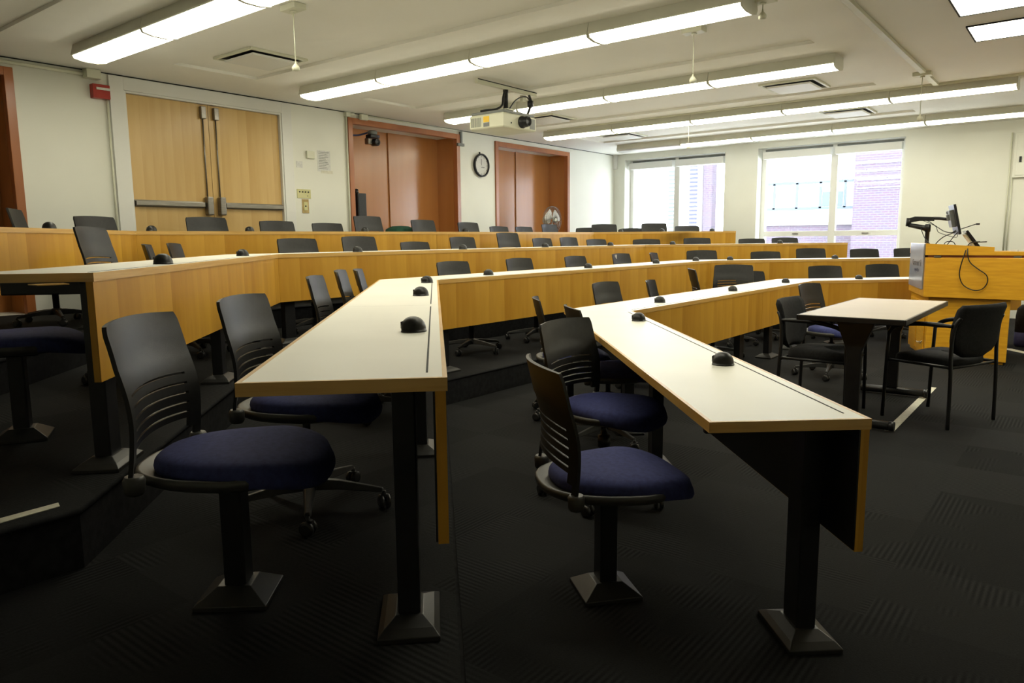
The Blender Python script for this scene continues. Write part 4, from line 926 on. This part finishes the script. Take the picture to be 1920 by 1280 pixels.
m = MB(); m.b2(-.05, .03, -.10, -.02, -.085, -.002); m.build('head', STEEL, t, bevel=.012); m = MB(); m.lathe([(.045, -.05), (.05, -.03), (.05, .05), (.042, .06), (.03, .05), (.015, .045)], (.03, .015, -.055), 20, axis='x'); m.build('lens', BLK, t)
m = MB(); m.tube(smooth_curve([(-.05, -.05, .07), (-.05, -.18, .03), (-.03, -.32, .01), (.0, -.38, .0)]), .012, 8); m.build('cable', DKBLUE, t)
# pedestal fan in the second alcove
t = thing('pedestal_fan', 'round wire-caged fan standing at the right of the second alcove', 'fan', (-7.45, 10.56, TOP3))
m = MB(); m.lathe([(.0, 0), (.20, .0), (.20, .012), (.04, .03), (.018, .05), (.018, .80), (.025, .82)], (0, 0, 0), 24); m.build('stand', GRAY, t)
hz = .965; m = MB(); R0 = .232
for rr_, xo in ((R0, .0), (R0*.97, .035), (R0*.97, -.035), (R0*.6, .06), (R0*.3, .072)):
    m.tube([(xo+.03, rr_*math.cos(2*PI*k/40), hz+rr_*math.sin(2*PI*k/40)) for k in range(41)], .003 if xo else .005, 6)
for k in range(48):
    a = 2*PI*k/48; c, s = math.cos(a), math.sin(a)
    m.tube([(.03+.075, .03*c, hz+.03*s), (.03+.06, R0*.6*c, hz+R0*.6*s), (.03+.035, R0*.97*c, hz+R0*.97*s), (.03-.035, R0*.97*c, hz+R0*.97*s), (.03-.07, R0*.5*c, hz+R0*.5*s)], .0016, 4)
m.build('wire_cage', STEEL, t)
m = MB(); m.lathe([(.03, .06), (.045, .06), (.045, .09), (.02, .11)], (0, 0, hz), 16, axis='x'); m.build('hub', BEIGE, t)
m = MB(); m.lathe([(.06, -.14), (.07, -.12), (.06, -.045)], (0, 0, hz), 16, axis='x'); m.build('motor', BEIGE, t)
for k in range(3):
    m = MB(); a0 = 2*PI*k/3+.5; rows_ = []
    for j in range(6):
        r_ = .03+.18*j/5; wd = .30+.35*math.sin(j/5*PI*.8)
        rows_.append([(.03+.02*math.cos(i/5*PI), r_*math.cos(a0+wd*(i/5-.5)*2), hz+r_*math.sin(a0+wd*(i/5-.5)*2)) for i in range(6)])
    for A, B in zip(rows_, rows_[1:]):
        for i in range(5): m.face([A[i], A[i+1], B[i+1], B[i]], smooth=True)
    bmesh.ops.remove_doubles(m.b, verts=m.b.verts, dist=1e-5); bmesh.ops.solidify(m.b, geom=m.b.faces[:], thickness=.002); m.build('fan_blade', UNLIT, t)
m = MB(); rr = []
for s, z in ((.95, 0), (1.0, .06), (.9, .14), (.5, .18), (.02, .185)): rr.append([(x*s, y*s+.02*math.sin(x*9), z) for x, y in outline(.30, .44, e=2.6, rear=1)])
m.loft(rr, True); o = tag(m.build('cloth_bundle', GREEN, loc=(-7.42, 6.98, 1.245)), 'dark green cloth bundle heaped behind the top row chairs at the first alcove', 'cloth')
t = thing('side_cabinet', 'low cabinet in the first alcove under the green bundle', 'cabinet', (-7.44, 7.0, TOP3)); m = MB(); m.b2(-.2, .2, -.5, .5, .03, .648); m.build('body', ORANGE, t, bevel=.004); m = MB(); m.b2(.201, .212, -.48, -.01, .05, .62); m.build('door', ORANGE, t); m = MB(); m.b2(.201, .212, .01, .48, .05, .62); m.build('door', ORANGE, t); m = MB(); m.b2(-.18, .18, -.48, .48, 0, .03); m.build('plinth', BLK, t)
# board and conduits on the window wall at the right
t = thing('wall_cabinet', 'white framed cabinet on the wall at the right edge', 'cabinet', (-.55, YW, 2.37)); m = MB(); m.b2(-.47, .47, -.05, -.0005, -.315, .315); m.build('body', WALL, t, bevel=.004); m = MB(); m.b2(-.44, .44, -.058, -.0505, -.285, .285); m.build('door', WALL, t, bevel=.003); m = MB(); m.b2(-.40, -.37, -.07, -.0585, -.10, -.02); m.build('latch', BLK, t)
m = MB(); m.tube([(-1.06, YW-.015, 2.70), (-1.06, YW-.015, .9)], .010, 8); m.tube([(-1.02, YW-.015, 2.05), (-1.02, YW-.015, .9)], .008, 8); tag(m.build('conduit', BEIGE), 'thin vertical cream pipes on the window wall at the right edge', 'conduit')
# papers on the desk ends
m = MB(); m.box((-5.25, 11.0, T3+.7415), (.21, .5, .002), -PI/4+.1); tag(m.build('paper_sheet', PAPER), 'papers lying on the window end of the top desk', 'paper')
m = MB(); m.box((-3.28, 11.65, T2+.7415), (.21, .7, .002), -PI/4+.05); tag(m.build('paper_sheet', PAPER), 'papers lying on the window end of the third desk', 'paper')

for o in list(bpy.data.objects):
    if o.parent is None and o.type in ('MESH', 'EMPTY') and 'kind' not in o and 'category' not in o: o['category'] = 'chair'
